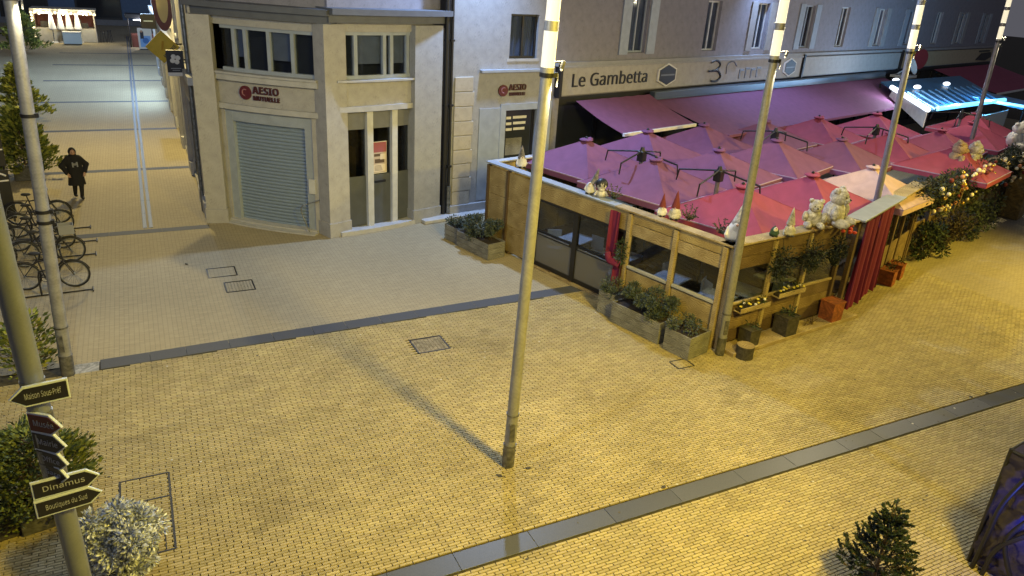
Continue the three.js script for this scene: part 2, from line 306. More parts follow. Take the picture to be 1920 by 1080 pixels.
    gum.name = 'gum_specks'; gum.userData.kind = 'stuff'; gum.receiveShadow = true; paving.add(gum);
  }
  inst.name = 'paver_field'; inst.userData.kind = 'stuff'; inst.castShadow = inst.receiveShadow = true; paving.add(inst);
}
function stoneBand(x0, x1, z, slope, wdt, step, y = 0.0015, dark = false) {
  const b = setting('stone_band', new THREE.Group());
  for (let x = x0; x < x1 - 0.05;) {
    const w = Math.min(x1 - x, step * rr(0.8, 1.2)), zc = z + slope * (x + w / 2 + 1.4), m = dark ? M.slabDark : [M.slab, M.slab2, M.slab3][Math.floor(rnd() * 3)];
    const s = part('slab', rb(w - 0.004, 0.04, wdt, 0, 0, 0, 0.006), m, b); s.position.set(x + w / 2, y - 0.02 + rr(-0.001, 0.001), zc); s.rotation.y = -Math.atan(slope);
    x += w;
  }
  return b;
}
stoneBand(-6, 24, -7.4, 0, 0.36, 1.15);
{ const b = stoneBand(-1.35, 10.4, -15.17, -0.034, 0.42, 0.8, 0.0015, true); part('slab', rb(0.5, 0.04, 0.4, -1.62, -0.0185, -15.12, 0.006), M.slabWhite, b); }
for (const z of [-23.5, -31.2, -39.0, -46.9, -55.0, -62.9, -70.4]) stoneBand(-5.2, 1.5, z, 0, 0.36, 1.3, 0.0015, true);
{ // central gutter of the street
  const g = setting('street_gutter', new THREE.Group());
  for (let z = -23.8; z > -84; z -= 1.5) { const s = part('slab', [rb(0.11, 0.04, 1.49, -0.085, 0, 0, 0.005), rb(0.11, 0.04, 1.49, 0.085, 0, 0, 0.005), bx(0.06, 0.02, 1.49, 0, -0.016, 0)], M.gutter, g); s.position.set(-0.22, -0.012, z - 0.75); }
}
function cover(name, label, x0, x1, z0, z1, kind) {
  const c = thing(name, label, 'cover', [(x0 + x1) / 2, 0, (z0 + z1) / 2]), w = x1 - x0, d = z1 - z0;
  const fr = [bx(w, 0.05, 0.03, 0, -0.022, -d / 2), bx(w, 0.05, 0.03, 0, -0.022, d / 2), bx(0.03, 0.05, d, -w / 2, -0.022, 0), bx(0.03, 0.05, d, w / 2, -0.022, 0)];
  if (kind === 3) for (const t of [-0.34, 0.32]) fr.push(bx(w, 0.05, 0.03, 0, -0.0222, d * t / 2));
  part('frame', fr, M.black, c);
  for (const g of c.children) g.position.y = 0.004;
  if (kind === 1) part('infill', bx(w - 0.03, 0.03, d - 0.03, 0, -0.02, 0), kind === 1 ? M.slabInfill : M.coverInfill, c);
  if (kind !== 0) { const n = kind === 3 ? 6 : 9; for (let i = 1; i < n; i++) part('groove_bar', kind === 3 ? bx(0.012, 0.008, d * 0.31, -w / 2 + w * i / n, 0.002, d * 0.33) : bx(0.02, 0.008, d - 0.06, -w / 2 + w * i / n, -0.002, 0), kind === 3 ? M.blackMetal : M.coverInfill, c); }
  return c;
}
mat('slabInfill', L(0.43, 0.37, 0.25), { map: T.rough, roughness: 0.9 }); mat('coverInfill', L(0.43, 0.36, 0.22), { map: T.rough, roughness: 0.9 });
cover('inspection_cover', 'square ribbed metal inspection cover between the two dark stone bands', 4.83, 5.56, -14.12, -13.46, 1);
cover('inspection_cover', 'plain square inspection cover nearest the roller shutter, filled with paving', 1.08, 1.78, -19.85, -19.2, 0);
cover('inspection_cover', 'ribbed square inspection cover just in front of the plain one by the shutter', 1.40, 2.08, -18.76, -18.1, 1);
cover('inspection_cover', 'small square cover in the paving left of the wooden terrace corner', 9.93, 10.36, -11.22, -10.88, 0);
cover('long_cover', 'long dark-framed three-panel cover beside the frosted shrub', -1.0, -0.3, -11.0, -9.15, 3);

// ---------------------------------------------------------------- buildings
function cloth(w, h, folds, amp, n = 60, m = 12) { const g = new THREE.PlaneGeometry(w, h, n, m), p = g.attributes.position; for (let i = 0; i < p.count; i++) { const t = p.getX(i) / w + 0.5, s = 0.5 - p.getY(i) / h; p.setZ(i, amp * (0.45 + 0.55 * s) * (Math.sin(t * folds * 2 * PI + Math.sin(t * 7) * 2.1) + 0.6 * Math.sin(t * folds * 3.3 + s * 1.6 + 1))); p.setY(i, p.getY(i) + 0.03 * s * Math.sin(t * folds * 2 * PI)); } g.computeVertexNormals(); return g; }
function bend(g, Lb, bulge) { const p = g.attributes.position; for (let i = 0; i < p.count; i++) { const t = 2 * p.getX(i) / Lb - 1; p.setZ(i, p.getZ(i) + bulge * (1 - t * t)); } return g; }
function windowUnit(parent, x0, x1, y0, y1, z, opt = {}) { // frame with panes and sill
  const fr = [span(x0, x1, y0, y0 + 0.07, z, z + 0.06), span(x0, x1, y1 - 0.07, y1, z, z + 0.06), span(x0, x0 + 0.07, y0 + 0.07, y1 - 0.07, z, z + 0.06), span(x1 - 0.07, x1, y0 + 0.07, y1 - 0.07, z, z + 0.06)];
  const n = opt.n || 2; for (let i = 1; i < n; i++) { const xm = x0 + (x1 - x0) * i / n; fr.push(span(xm - 0.035, xm + 0.035, y0 + 0.07, y1 - 0.07, z, z + 0.058)); }
  const w = part('window', fr, opt.frame || M.whiteTrim, parent);
  for (let i = 0; i < n; i++) { const a = x0 + (x1 - x0) * i / n + 0.03, b = x0 + (x1 - x0) * (i + 1) / n - 0.03; part('pane', span(a, b, y0 + 0.05, y1 - 0.05, z + 0.005, z + 0.03), opt.glass || M.winGlass, w); }
  part('curtain', cloth(x1 - x0, y1 - y0, 7, 0.03, 40, 3).translate((x0 + x1) / 2, (y0 + y1) / 2, z - 0.1), rnd() < 0.6 ? M.blindPale : M.blindDark, w); part('room_back', span(x0 - 0.3, x1 + 0.3, y0 - 0.3, y1 + 0.3, z - 0.45, z - 0.4), M.blindDark, w);
  if (opt.sill) part('sill', span(x0 - 0.08, x1 + 0.08, y0 - 0.09, y0, z - 0.02, z + 0.18), M.trim, w);
  return w;
}
function wallWithHoles(Lw, y0, y1, holes, zt, sx = 1) { // wall strip along x with rectangular openings, sorted by x, sharing heights freely
  const out = []; let x = 0;
  for (const [a, b, c, d] of holes) { if (a > x) out.push(span(x, a, y0, y1, -zt, 0)); if (c > y0) out.push(span(a, b, y0, c, -zt, 0)); if (d < y1) out.push(span(a, b, d, y1, -zt, 0)); x = b; }
  if (x < Lw) out.push(span(x, Lw, y0, y1, -zt, 0)); return out;
}
// corner building: street side, rounded shutter bay, rounded glazed bay
{
  const b = thing('corner_building', 'pale stone corner building with roller shutter and rounded glazed entrance', 'building', [0, 0, 0]);
  const frame = (a, c) => { const g = new THREE.Group(); g.position.set(a[0], 0, a[1]); g.rotation.y = turnOf(a, c); return g; };
  // place(): bake a local frame into the geometry so that every part is a direct child
  const bake = (list, f) => { f.updateMatrix(); return (Array.isArray(list) ? list : [list]).map(g => merged(g).applyMatrix4(f.matrix)); };
  const put = (name, list, m, f, parent = b) => part(name, bake(list, f), m, parent);
  // --- shutter bay
  const A0 = [2.0, -24.3], A1 = [4.75, -21.85], fa = frame(A0, A1), LA = len2(A0, A1), bu = 0.16;
  const bb = (list) => list.map(g => bend(merged(g), LA, bu));
  for (const g of [span(0, LA, 3.72, 4.42, -0.3, 0.02, 14), span(0, LA, 5.95, 6.2, -0.3, 0.02, 14), span(0, 0.45, 0, 3.72, -0.3, 0.03), span(3.38, LA, 0, 3.72, -0.3, 0.03)]) put('wall', bb([g]), M.facade, fa);
  put('cornice', bb([span(0.05, LA - 0.05, 3.56, 3.72, -0.1, 0.13, 16)]), M.trim, fa);
  put('cornice', bb([span(0, LA, 4.42, 4.60, -0.2, 0.2, 16), span(0, LA, 4.60, 4.66, -0.2, 0.27, 16)]), M.trim, fa);
  const sf = put('shutter_frame', bb([span(0.45, 0.72, 0.06, 3.56, -0.25, -0.02), span(3.13, 3.38, 0.06, 3.56, -0.25, -0.02), span(0.72, 3.13, 3.2, 3.56, -0.25, -0.03, 10)]), M.greyFrame, fa);
  const shut = put('roller_shutter', bb([span(0.72, 3.13, 0.02, 3.2, -0.24, -0.19, 12)]), M.shutter, fa);
  for (let y = 0.1; y < 3.15; y += 0.106) part('slat', bake(bb([new THREE.CylinderGeometry(0.03, 0.03, 2.4, 6, 12, true).rotateZ(PI / 2).scale(1, 1.7, 1).translate(1.925, y, -0.19)]), fa), M.shutter, shut);
  put('step', bb([span(0.35, 3.45, 0, 0.09, -0.2, 0.12, 12)]), M.step, fa); put('step', bb([span(0.25, 3.5, 0, 0.045, 0.1, 0.36, 12)]), M.step, fa);
  put('letter_plate', bb([span(3.22, 3.42, 1.25, 1.7, 0.0, 0.06)]), M.whiteTrim, fa);
  put('handrail', [tube([[3.3, 0.1, 0.35], [3.05, 0.85, 0.34], [3.2, 0.95, 0.25], [3.55, 1.08, 0.1]], 0.018, 20)], M.zinc, fa);
  put('handrail', [tube([[0.35, 0.05, 0.3], [0.3, 0.75, 0.3], [0.1, 1.05, 0.15], [0.0, 1.1, 0.05]], 0.018, 20)], M.zinc, fa);
  const tx = (s, sz, x, y, w) => bend(merged(text(s, sz, 0.05, w).translate(x, y, 0.02)), LA, bu);
  const sg = put('sign', [tx('AESIO', 0.21, 1.56, 4.09, 0.86), tx('MUTUELLE', 0.13, 1.56, 3.90, 0.86)], M.signDark, fa); sg.userData.label = 'dark maroon raised lettering above the roller shutter';
  put('emblem', [bend(merged(new THREE.CylinderGeometry(0.2, 0.2, 0.05, 28).rotateX(PI / 2).translate(1.31, 4.09, 0.045)), LA, bu)], M.signRed, fa);
  put('emblem_mark', [bend(merged(new THREE.TorusGeometry(0.09, 0.022, 6, 18, 4).rotateZ(0.9).translate(1.31, 4.1, 0.075)), LA, bu)], M.signPink, fa);
  // upper glazing
  const up = (x0, x1, y0, y1, f, cuts, bfun) => {
    const w = put('upper_window', bfun([span(x0, x1, y0, y0 + 0.1, -0.2, -0.05, 8), span(x0, x1, y1 - 0.1, y1, -0.2, -0.05, 8), ...cuts.map(c => span(c - 0.055, c + 0.055, y0 + 0.1, y1 - 0.1, -0.2, -0.06))]), M.greyFrame, f);
    const xs = [x0, ...cuts, x1]; for (let i = 0; i < xs.length - 1; i++) part('pane', bake(bfun([span(xs[i], xs[i + 1], y0 + 0.05, y1 - 0.05, -0.16, -0.14, 4)]), f), M.winGlass, w);
    for (let i = 0; i < xs.length - 1; i++) part('blind', bake(bfun([span(xs[i] + 0.02, xs[i + 1] - 0.02, y0 + (i % 2 ? 0.4 : 0.05), y1 - 0.05, -0.27, -0.25, 4)]), f), i % 2 ? M.blindPale : M.blindDark, w); part('room_back', bake(bfun([span(x0, x1, y0, y1, -0.6, -0.55, 4)]), f), M.blindDark, w);
  };
  up(0.5, LA - 0.15, 4.66, 5.95, fa, [0.95, 1.35, 2.12, 2.86], bb);
  // --- glazed bay
  const B0 = [5.25, -21.65], B1 = [8.4, -22.6], fb = frame(B0, B1), LB = len2(B0, B1), b2 = (list) => list.map(g => bend(merged(g), LB, 0.14));
  for (const g of [span(-0.15, LB, 3.92, 4.62, -0.3, 0.02, 14), span(-0.15, LB, 6.0, 6.25, -0.3, 0.02, 14)]) put('wall', b2([g]), M.facade, fb);
  put('cornice', b2([span(-0.1, LB - 0.55, 3.76, 3.92, -0.1, 0.12, 16)]), M.trim, fb); put('cornice', b2([span(-0.15, LB, 4.62, 4.68, -0.2, 0.2, 16)]), M.trim, fb);
  const door = put('entrance_frame', b2([span(-0.12, -0.04, 0.12, 3.76, -0.2, -0.05), span(0.84, 1.04, 0.12, 3.76, -0.2, 0.0), span(1.72, 1.92, 0.12, 3.76, -0.2, 0.0), span(2.5, 2.58, 0.12, 3.76, -0.2, -0.05)]), M.whiteTrim, fb);
  for (const [x0, x1] of [[-0.04, 0.84], [1.04, 1.72], [1.92, 2.5]]) {
    part('lower_panel', bake(b2([span(x0, x1, 0.15, 1.75, -0.17, -0.12, 5)]), fb), M.darkPanel, door);
    part('pane', bake(b2([span(x0, x1, 1.75, 3.2, -0.16, -0.14, 5)]), fb), M.glass, door);
    part('transom_panel', bake(b2([span(x0, x1, 3.2, 3.76, -0.17, -0.11, 5)]), fb), M.greyDark, door);
  }
  part('door_handle', bake(b2([span(1.12, 1.5, 1.5, 1.56, -0.1, -0.05)]), fb), M.black, door);
  put('interior_wall', b2([span(-0.2, LB, 0, 3.8, -1.6, -1.5)]), M.interior, fb);
  put('counter', b2([span(-0.05, 0.9, 1.0, 2.5, -1.3, -0.8)]), M.woodDark, fb);
  const post = put('poster', b2([span(1.06, 1.58, 1.78, 2.78, -0.125, -0.115, 4)]), M.white, fb);
  part('poster_print', bake(b2([new THREE.PlaneGeometry(0.5, 0.96, 4, 1).translate(1.32, 2.28, -0.112)]), fb), printMat(canvasTex(128, 256, (c, w, h) => {
    c.fillStyle = '#b9a99a'; c.fillRect(0, 0, w, h); c.fillStyle = '#9a5660'; c.fillRect(0, 0, w, 84); c.fillStyle = '#5a4a3c'; c.fillRect(14, 96, 66, 22); c.fillRect(20, 140, 88, 34); c.fillStyle = '#d8cdbb'; c.fillRect(70, 100, 50, 46); c.fillRect(10, 186, 108, 60);
    c.fillStyle = '#6b5b50'; for (let i = 0; i < 5; i++) c.fillRect(18, 194 + i * 10, 60 + (i * 37) % 34, 4);
  })), post, true);
  put('step', b2([span(-0.2, LB + 0.55, 0, 0.14, -0.25, 0.26, 16)]), M.step, fb);
  // --- piers between the bays
  const pier = (x, z, w, d, h, ry, m = M.facade) => part('pier', [bx(w, h, d, x, h / 2, z, 0, ry, 0), bx(w + 0.06, 0.45, d + 0.06, x, 0.225, z, 0, ry, 0)], m, b);
  pier(1.85, -24.05, 0.6, 0.6, 6.2, -0.25); pier(5.02, -21.75, 0.72, 0.55, 6.2, 0.35); pier(8.1, -22.42, 1.05, 0.5, 6.2, turnOf(B0, B1), M.facadeGrey);
  up(-0.05, LB - 0.25, 4.68, 6.0, fb, [0.55, 1.5, 1.75, 2.35], b2);
  part('main_cornice', [0, 1].flatMap(k => [fa, fb].map((f, i) => bake((i ? b2 : bb)([span(-0.4, (i ? LB : LA) + 0.5, 6.2 + k * 0.22 + i * 0.05, 6.42 + k * 0.16 + i * 0.05, -0.4, 0.3 + k * 0.22 - i * 0.01, 14)]), f)[0])), M.slate, b);
  part('wall', [bake([span(-0.3, LA + 0.3, 6.5, 11, -0.4, -0.1)], fa)[0], bake([span(-0.25, LB + 0.4, 6.6, 11, -0.4, -0.12)], fb)[0]], M.upperWall, b);
  // --- street side: shop fronts one after another
  const S0 = [1.56, -60], S1 = [1.56, -24.3], fs = frame(S0, S1); const LS = 35.7;
  fs.rotation.y = turnOf([1.56, -24.3], [1.56, -60]); fs.position.set(1.56, 0, -24.3); fs.rotation.y = PI / 2; fs.updateMatrix(); // local x -> -z world, local z -> +x
  const ss = (list) => list.map(g => merged(g).scale(1, 1, -1)); // outward = -x
  const flipped = (list) => ss(list).map(g => { const p = g.attributes.position, n = g.attributes.normal, u = g.attributes.uv; for (let i = 0; i < p.count; i += 3) for (const A of [p, n, u]) { const s = A.itemSize; for (let k = 0; k < s; k++) { const t = A.array[(i + 1) * s + k]; A.array[(i + 1) * s + k] = A.array[(i + 2) * s + k]; A.array[(i + 2) * s + k] = t; } } return g; });
  const holes = []; for (let x = 2.2; x < LS - 3; x += 4.6) holes.push([x, x + 3.3, 0.15, 3.1]);
  put('wall', flipped([...wallWithHoles(LS, 0, 4.2, holes, 0.4), span(0, LS, 4.2, 11, -0.4, 0)]), M.facade, fs);
  put('plinth', flipped([span(0, 2.2, 0, 0.5, 0, 0.1), ...holes.map(h => span(h[1] + 0.02, h[1] + 1.28, 0, 0.5, 0, 0.1))]), M.step, fs);
  put('cornice', flipped([span(0, LS, 4.15, 4.38, 0, 0.2), span(0, LS, 7.4, 7.6, 0, 0.22)]), M.trim, fs);
  holes.forEach((h, i) => {
    const w = put('shop_window', flipped([span(h[0], h[0] + 0.1, h[2], h[3], -0.25, -0.1), span(h[1] - 0.1, h[1], h[2], h[3], -0.25, -0.1), span(h[0], h[1], h[3] - 0.15, h[3], -0.25, -0.1), span(h[0] + 1.6, h[0] + 1.7, h[2], h[3], -0.25, -0.1), span(h[0], h[1], h[2], h[2] + 0.4, -0.25, -0.08)]), i % 2 ? M.greyFrame : M.black, fs);
    part('pane', bake(flipped([span(h[0] + 0.1, h[1] - 0.1, h[2] + 0.4, h[3] - 0.15, -0.2, -0.17)]), fs), (i === 4 || i === 5) ? M.shopGlow : M.darkGlass, w);
  });
  for (const h of holes) put('pilaster', flipped([span(h[1] + 0.35, h[1] + 0.85, 0.5, 4.15, 0, 0.12)]), M.facade, fs);
  for (let i = 0; i < 6; i++) { const x = 1.6 + i * 4.6; put('upper_window', flipped([span(x, x + 1.3, 4.9, 5.0, -0.1, 0.06), span(x, x + 0.1, 5.0, 6.9, -0.1, 0.05), span(x + 1.2, x + 1.3, 5.0, 6.9, -0.1, 0.05), span(x, x + 1.3, 6.9, 7.0, -0.1, 0.06)]), M.whiteTrim, fs); put('upper_pane', flipped([span(x + 0.1, x + 1.2, 5.0, 6.9, 0, 0.02)]), M.darkGlass, fs); }
  put('downpipe', flipped([bar([0.9, 0, 0.08], [0.9, 11, 0.08], 0.06, 10)]), M.zinc, fs);
  part('roof', [span(1.0, 8.9, 11, 11.3, -60, -22.6)], M.zinc, b);
  part('light_blocker', [span(2.25, 8.7, 0.02, 10.9, -59.6, -26.2)], M.interior, b);  // unseen block added inside the hollow building to stop light leaking through
  { const l = new THREE.RectAreaLight(L(0.5, 0.74, 1), 7, 7.5, 2.2); l.position.set(1.3, 1.9, -47.6); l.lookAt(-6, 1.0, -47.6); b.add(l); }
}
// long building behind the terrace
const F0 = [9.0, -22.45], F1 = [13.2, -23.15], F2 = [61.1, -37.53];
const FRM = (o, a, c) => { o.position.set(a[0], 0, a[1]); o.rotation.y = turnOf(a, c); return o; };
{
  const b = FRM(thing('side_building', 'grey stone house front with a white-framed doorway beside the terrace', 'building'), F0, F1), W = len2(F0, F1);
  part('wall', [...wallWithHoles(W, 0, 4.9, [[2.2, 3.6, 0, 3.5]], 0.35), span(0, 2.25, 4.9, 11, -0.35, 0), span(3.4, W, 4.9, 11, -0.35, 0), span(2.25, 3.4, 6.6, 11, -0.35, 0), span(2.25, 3.4, 4.9, 5.2, -0.35, 0)], M.facadeGrey, b);
  for (let i = 0; i < 9; i++) part('quoin', rb(0.7 + (i % 2) * 0.06, 0.462, 0.1, 0.5 + (i % 2) * 0.03, 0.62 + i * 0.475, 0.0, 0.02), M.quoin, b);
  part('plinth', rb(2.0, 0.38, 0.16, 1.05, 0.2, 0.03, 0.02), M.facadeGrey, b);
  part('render_panel', span(1.15, 2.0, 0.45, 3.6, 0.0, 0.03), M.greyFrame, b);
  part('doorstep', rb(5.4, 0.12, 0.5, 1.6, 0.06, 0.2, 0.02), M.step, b);
  part('cornice', [span(1.1, 3.9, 4.78, 4.86, 0, 0.16)], M.greyFrame, b);
  const d = part('door_frame', [span(2.0, 2.22, 0.1, 3.72, -0.1, 0.05), span(3.58, 3.8, 0.1, 3.72, -0.1, 0.05), span(2.22, 3.58, 3.5, 3.72, -0.1, 0.05)], M.greyFrame, b);
  const ga = part('glass_door', [span(2.24, 2.32, 0.1, 3.48, -0.2, -0.12), span(3.48, 3.56, 0.1, 3.48, -0.2, -0.12), span(2.32, 3.48, 0.1, 0.25, -0.2, -0.12)], M.black, b);
  part('pane', span(2.32, 3.48, 0.25, 3.48, -0.18, -0.15), M.darkGlass, ga);
  for (let i = 0; i < 3; i++) { part('lettering', [span(2.38, 2.58 + i * 0.03, 3.16 - i * 0.2, 3.25 - i * 0.2, -0.148, -0.143), span(2.66 + i * 0.02, 3.25 - i * 0.03, 3.17 - i * 0.2, 3.26 - i * 0.2, -0.148, -0.143)], M.white, ga); }
  part('notice', span(2.4, 3.1, 1.9, 2.5, -0.149, -0.142), M.woodGrey, ga);
  part('wall_pillar', [span(3.82, 4.15, 0.1, 3.75, 0, 0.1)], M.greyFrame, b);
  const s1 = part('sign', [text('AESIO', 0.2, 0.05, 0.72).translate(2.3, 4.17, 0), text('MUTUELLE', 0.11, 0.05, 0.66).translate(2.32, 3.99, 0)], M.signDark, b); s1.userData.label = 'small dark lettering beside the lamp post';
  part('emblem', new THREE.CylinderGeometry(0.19, 0.19, 0.05, 26).rotateX(PI / 2).translate(2.06, 4.17, 0.03), M.signRed, b);
  part('emblem_mark', new THREE.TorusGeometry(0.085, 0.02, 6, 18, 4).rotateZ(0.9).translate(2.06, 4.18, 0.06), M.signPink, b);
  windowUnit(b, 2.25, 3.4, 5.2, 6.6, -0.16, { n: 2, frame: M.black, sill: true });
  part('roof', span(-0.2, W, 11, 11.3, -8, 0.4), M.zinc, b);
}
for (const [x, label, m] of [[8.84, 'dark cast downpipe in the gap between the two buildings', M.black], [9.02, 'second thin dark pipe in the gap with pale foot guard', M.black]]) {
  const p = thing('downpipe', label, 'pipe', [x, 0.14, -22.42]);
  part('pipe', bar([0, x > 9 ? 0.9 : 0, 0], [0, 10.8, 0], x > 9 ? 0.045 : 0.075, 10), m, p);
  for (const y of [1.6, 3.6, 5.6]) part('clamp', cy(0.09, 0.09, 0.06, 0, y, 0, 10), M.blackMetal, p);
  if (x > 9) part('foot_guard', cy(0.075, 0.07, 0.95, 0, 0, 0, 12), M.zinc, p);
}
const FT = turnOf(F1, F2), FB = V3(F1[0], 0, F1[1]);
const onF = (u, y, z) => { const c = Math.cos(FT), s = Math.sin(FT); return [F1[0] + u * c + z * s, y, F1[1] - u * s + z * c]; };
{
  const b = FRM(thing('terrace_building', 'long grey house row with shop fascias behind the red awnings', 'building'), F1, F2), W = 50;
  const wins = [3.9, 8.9, 12.9, 17.4, 21.4, 26.2, 30.6, 35.4, 40, 45].map(u => [u, u + 1.05, 5.3, 7.3]);
  part('wall', [...wallWithHoles(W, 4.95, 7.8, wins, 0.4), span(0, W, 7.8, 11.2, -0.4, 0), span(0, 0.3, 0, 3.9, -0.4, 0.02), span(0, W, 3.85, 4.95, -0.4, -0.02)], M.upperWall, b);
  part('string_course', [span(0, W, 4.93, 5.06, -0.1, 0.14)], M.facadeGrey, b);
  wins.forEach((w, i) => {
    windowUnit(b, w[0], w[1], w[2], w[3], -0.2, { n: 2, frame: i % 3 ? M.whiteTrim : M.greyFrame, sill: true });
    if (i % 3 !== 1) for (const s of [-1, 1]) { const x = s < 0 ? w[0] - 0.56 : w[1] + 0.06; const sh = part('window_shutter', span(x, x + 0.5, 5.25, 7.35, 0.01, 0.06), [M.greyFrame, M.greyDark, M.facadeGrey][i % 3], b); sh.userData.label = 'folded-back wooden window shutter'; }
  });
  // ground floor behind the awnings: dark glazed fronts
  part('shopfront', [span(0.3, W, 0, 0.4, -0.3, -0.1), ...Array.from({ length: 22 }, (_, i) => span(0.3 + i * 2.2, 0.45 + i * 2.2, 0.4, 3.6, -0.3, -0.12)), span(0.3, W, 3.55, 3.9, -0.3, -0.1)], M.black, b);
  for (let i = 0; i < 21; i++) part('shop_pane', span(0.45 + i * 2.2, 2.5 + i * 2.2, 0.4, 3.55, -0.24, -0.2), M.darkGlass, b);
  const fas = (u0, u1, m, nm) => part('fascia', span(u0, u1, 3.92, 4.86, 0, 0.14), m, b);
  fas(0.12, 17.85, M.facade); fas(18.2, 30.6, M.facade); fas(31.0, 55 - 6, M.fasciaWarm);
  for (const u of [0.04, 17.9, 30.7]) part('fascia_divider', span(u, u + 0.14, 3.86, 5.0, 0, 0.24), M.black, b);
  part('fascia_frame', [span(0.12, 17.9, 4.86, 4.93, 0, 0.18)], M.facadeGrey, b);
  const LG = part('sign', text('Le Gambetta', 0.46, 0.04, 4.35, fontR).translate(0.7, 4.2, 0.14), M.black, b); LG.userData.label = 'black raised lettering on the beige fascia';
  const hex = (u, r, y) => { const P = Array.from({ length: 6 }, (_, i) => [u + Math.sin(i * PI / 3) * r * 1.55, y + Math.cos(i * PI / 3) * r]); const P2 = P.map(([x, q]) => [u + (x - u) * 0.86, y + (q - y) * 0.86]); const h = part('hexagon_sign', prism(P, 0.06).translate(0, 0, 0.18), M.white, b); part('hexagon_panel', prism(P2, 0.04).translate(0, 0, 0.21), M.black, h); part('hexagon_shine', span(u - r, u + r, y - 0.03, y + 0.03, 0.231, 0.236), M.greyDark, h); };
  hex(6.4, 0.46, 4.43); hex(16.6, 0.44, 4.42);
  part('lettering', [tube([[9.55, 4.82, 0.16], [9.95, 4.9, 0.16], [10.3, 4.72, 0.16], [10.05, 4.5, 0.16], [9.4, 4.46, 0.16]], 0.045, 24, 6), tube([[9.7, 4.48, 0.16], [10.2, 4.44, 0.16], [10.45, 4.2, 0.16], [10.15, 4.02, 0.16], [9.7, 4.05, 0.16]], 0.05, 24, 6)], M.black, b);
  part('lettering', [tube([[10.9, 4.3, 0.15], [10.9, 4.7, 0.15], [11.35, 4.82, 0.15], [11.7, 4.62, 0.15]], 0.03, 20, 6)], M.greyDark, b);
  for (let i = 0; i < 4; i++) part('lettering', [span(12.0 + i * 0.5, 12.07 + i * 0.5, 4.05, 4.42, 0.14, 0.17), span(12.0 + i * 0.5, 12.38 + i * 0.5, 4.38 + (i % 2) * 0.05, 4.47 + (i % 2) * 0.05, 0.14, 0.17)], M.greyDark, b);
  part('disc_sign', new THREE.CylinderGeometry(0.62, 0.62, 0.08, 40).rotateX(PI / 2).scale(1.9, 1, 1).translate(33.9, 4.4, 0.2), M.discRed, b);
  part('emblem', [prism([[45.2, 4.1], [46.2, 4.55], [48.3, 4.6], [48.6, 4.25], [47.4, 4.0]], 0.06).translate(0, 0, 0.18), span(45.6, 48, 4.66, 4.76, 0.14, 0.2)], M.black, b);
  part('roof', span(-0.2, W, 11.2, 11.5, -9, 0.4), M.zinc, b);
}
{ const p = onF(29.8, 3.55, 0.6), d = thing('satellite_dish', 'pale round dish on a bracket at the end of the awning housing', 'dish', p, FT);
  part('bowl', lathe([[0, 0], [0.3, 0.05], [0.55, 0.2]], 24).rotateX(1.15).translate(0.9, 0.55, 0.2), M.white, d); part('bracket', [bar([0.9, 0, -0.5], [0.9, 0.5, 0.15], 0.04), span(0, 1.6, -0.1, 0.05, -0.5, 0.5)], M.whiteTrim, d); }
// awnings
function awning(label, u0, u1, yb, yf, depth, z0, m, o = {}) {
  const a = thing('awning', label, 'awning', onF(u0, 0, 0), FT, 'awnings over the terrace'), w = u1 - u0, n = Math.max(4, Math.round(w / 0.7));
  const g = new THREE.PlaneGeometry(w, 1, n * 2, 10), p = g.attributes.position;
  for (let i = 0; i < p.count; i++) { const x = p.getX(i) + w / 2, t = 0.5 - p.getY(i); p.setXYZ(i, x, yb + (yf - yb) * t - 0.06 * Math.sin(PI * t) + 0.012 * Math.sin(x * 9), z0 + (depth - z0) * t); }
  g.computeVertexNormals(); part('fabric', g, m, a);
  part('front_bar', [rb(w, 0.12, 0.1, w / 2, yf - 0.03, depth + 0.04, 0.02)], o.bar || M.white, a);
  for (let k = 0; k < 2 + (w > 8 ? 1 : 0); k++) { const x = 0.4 + k * (w - 0.8) / (1 + (w > 8 ? 1 : 0)); part('folding_arm', [bar([x, yb - 0.25, z0], [x + (k ? -0.5 : 0.5), (yb + yf) / 2 - 0.2, (z0 + depth) / 2], 0.035), bar([x + (k ? -0.5 : 0.5), (yb + yf) / 2 - 0.2, (z0 + depth) / 2], [x, yf - 0.08, depth], 0.03)], M.blackMetal, a); }
  if (o.box) { part('housing', [rb(w + 0.1, 0.3, 0.3, w / 2, yb + 0.16, z0 - 0.02, 0.04), bx(w + 0.1, 0.04, 0.34, w / 2, yb + 0.02, z0)], M.slateBox, a); }
  return a;
}
mat('slateBox', L(0.11, 0.14, 0.17), { roughness: 0.35, metalness: 0.5 });
awning('small raspberry awning with white front bar under the black fascia lettering', 0.95, 5.3, 3.72, 2.95, 2.55, 0.25, M.canvas);
awning('wide raspberry awning below the slate housing, longest of the awnings', 5.5, 28.2, 3.52, 2.74, 3.9, 0.3, M.canvas, { box: true, bar: M.canvas2 });
awning('dark red awning furthest right behind the blue-lit canopy', 36.5, 49.5, 3.7, 2.7, 4.4, 0.3, M.canvasLitRed);
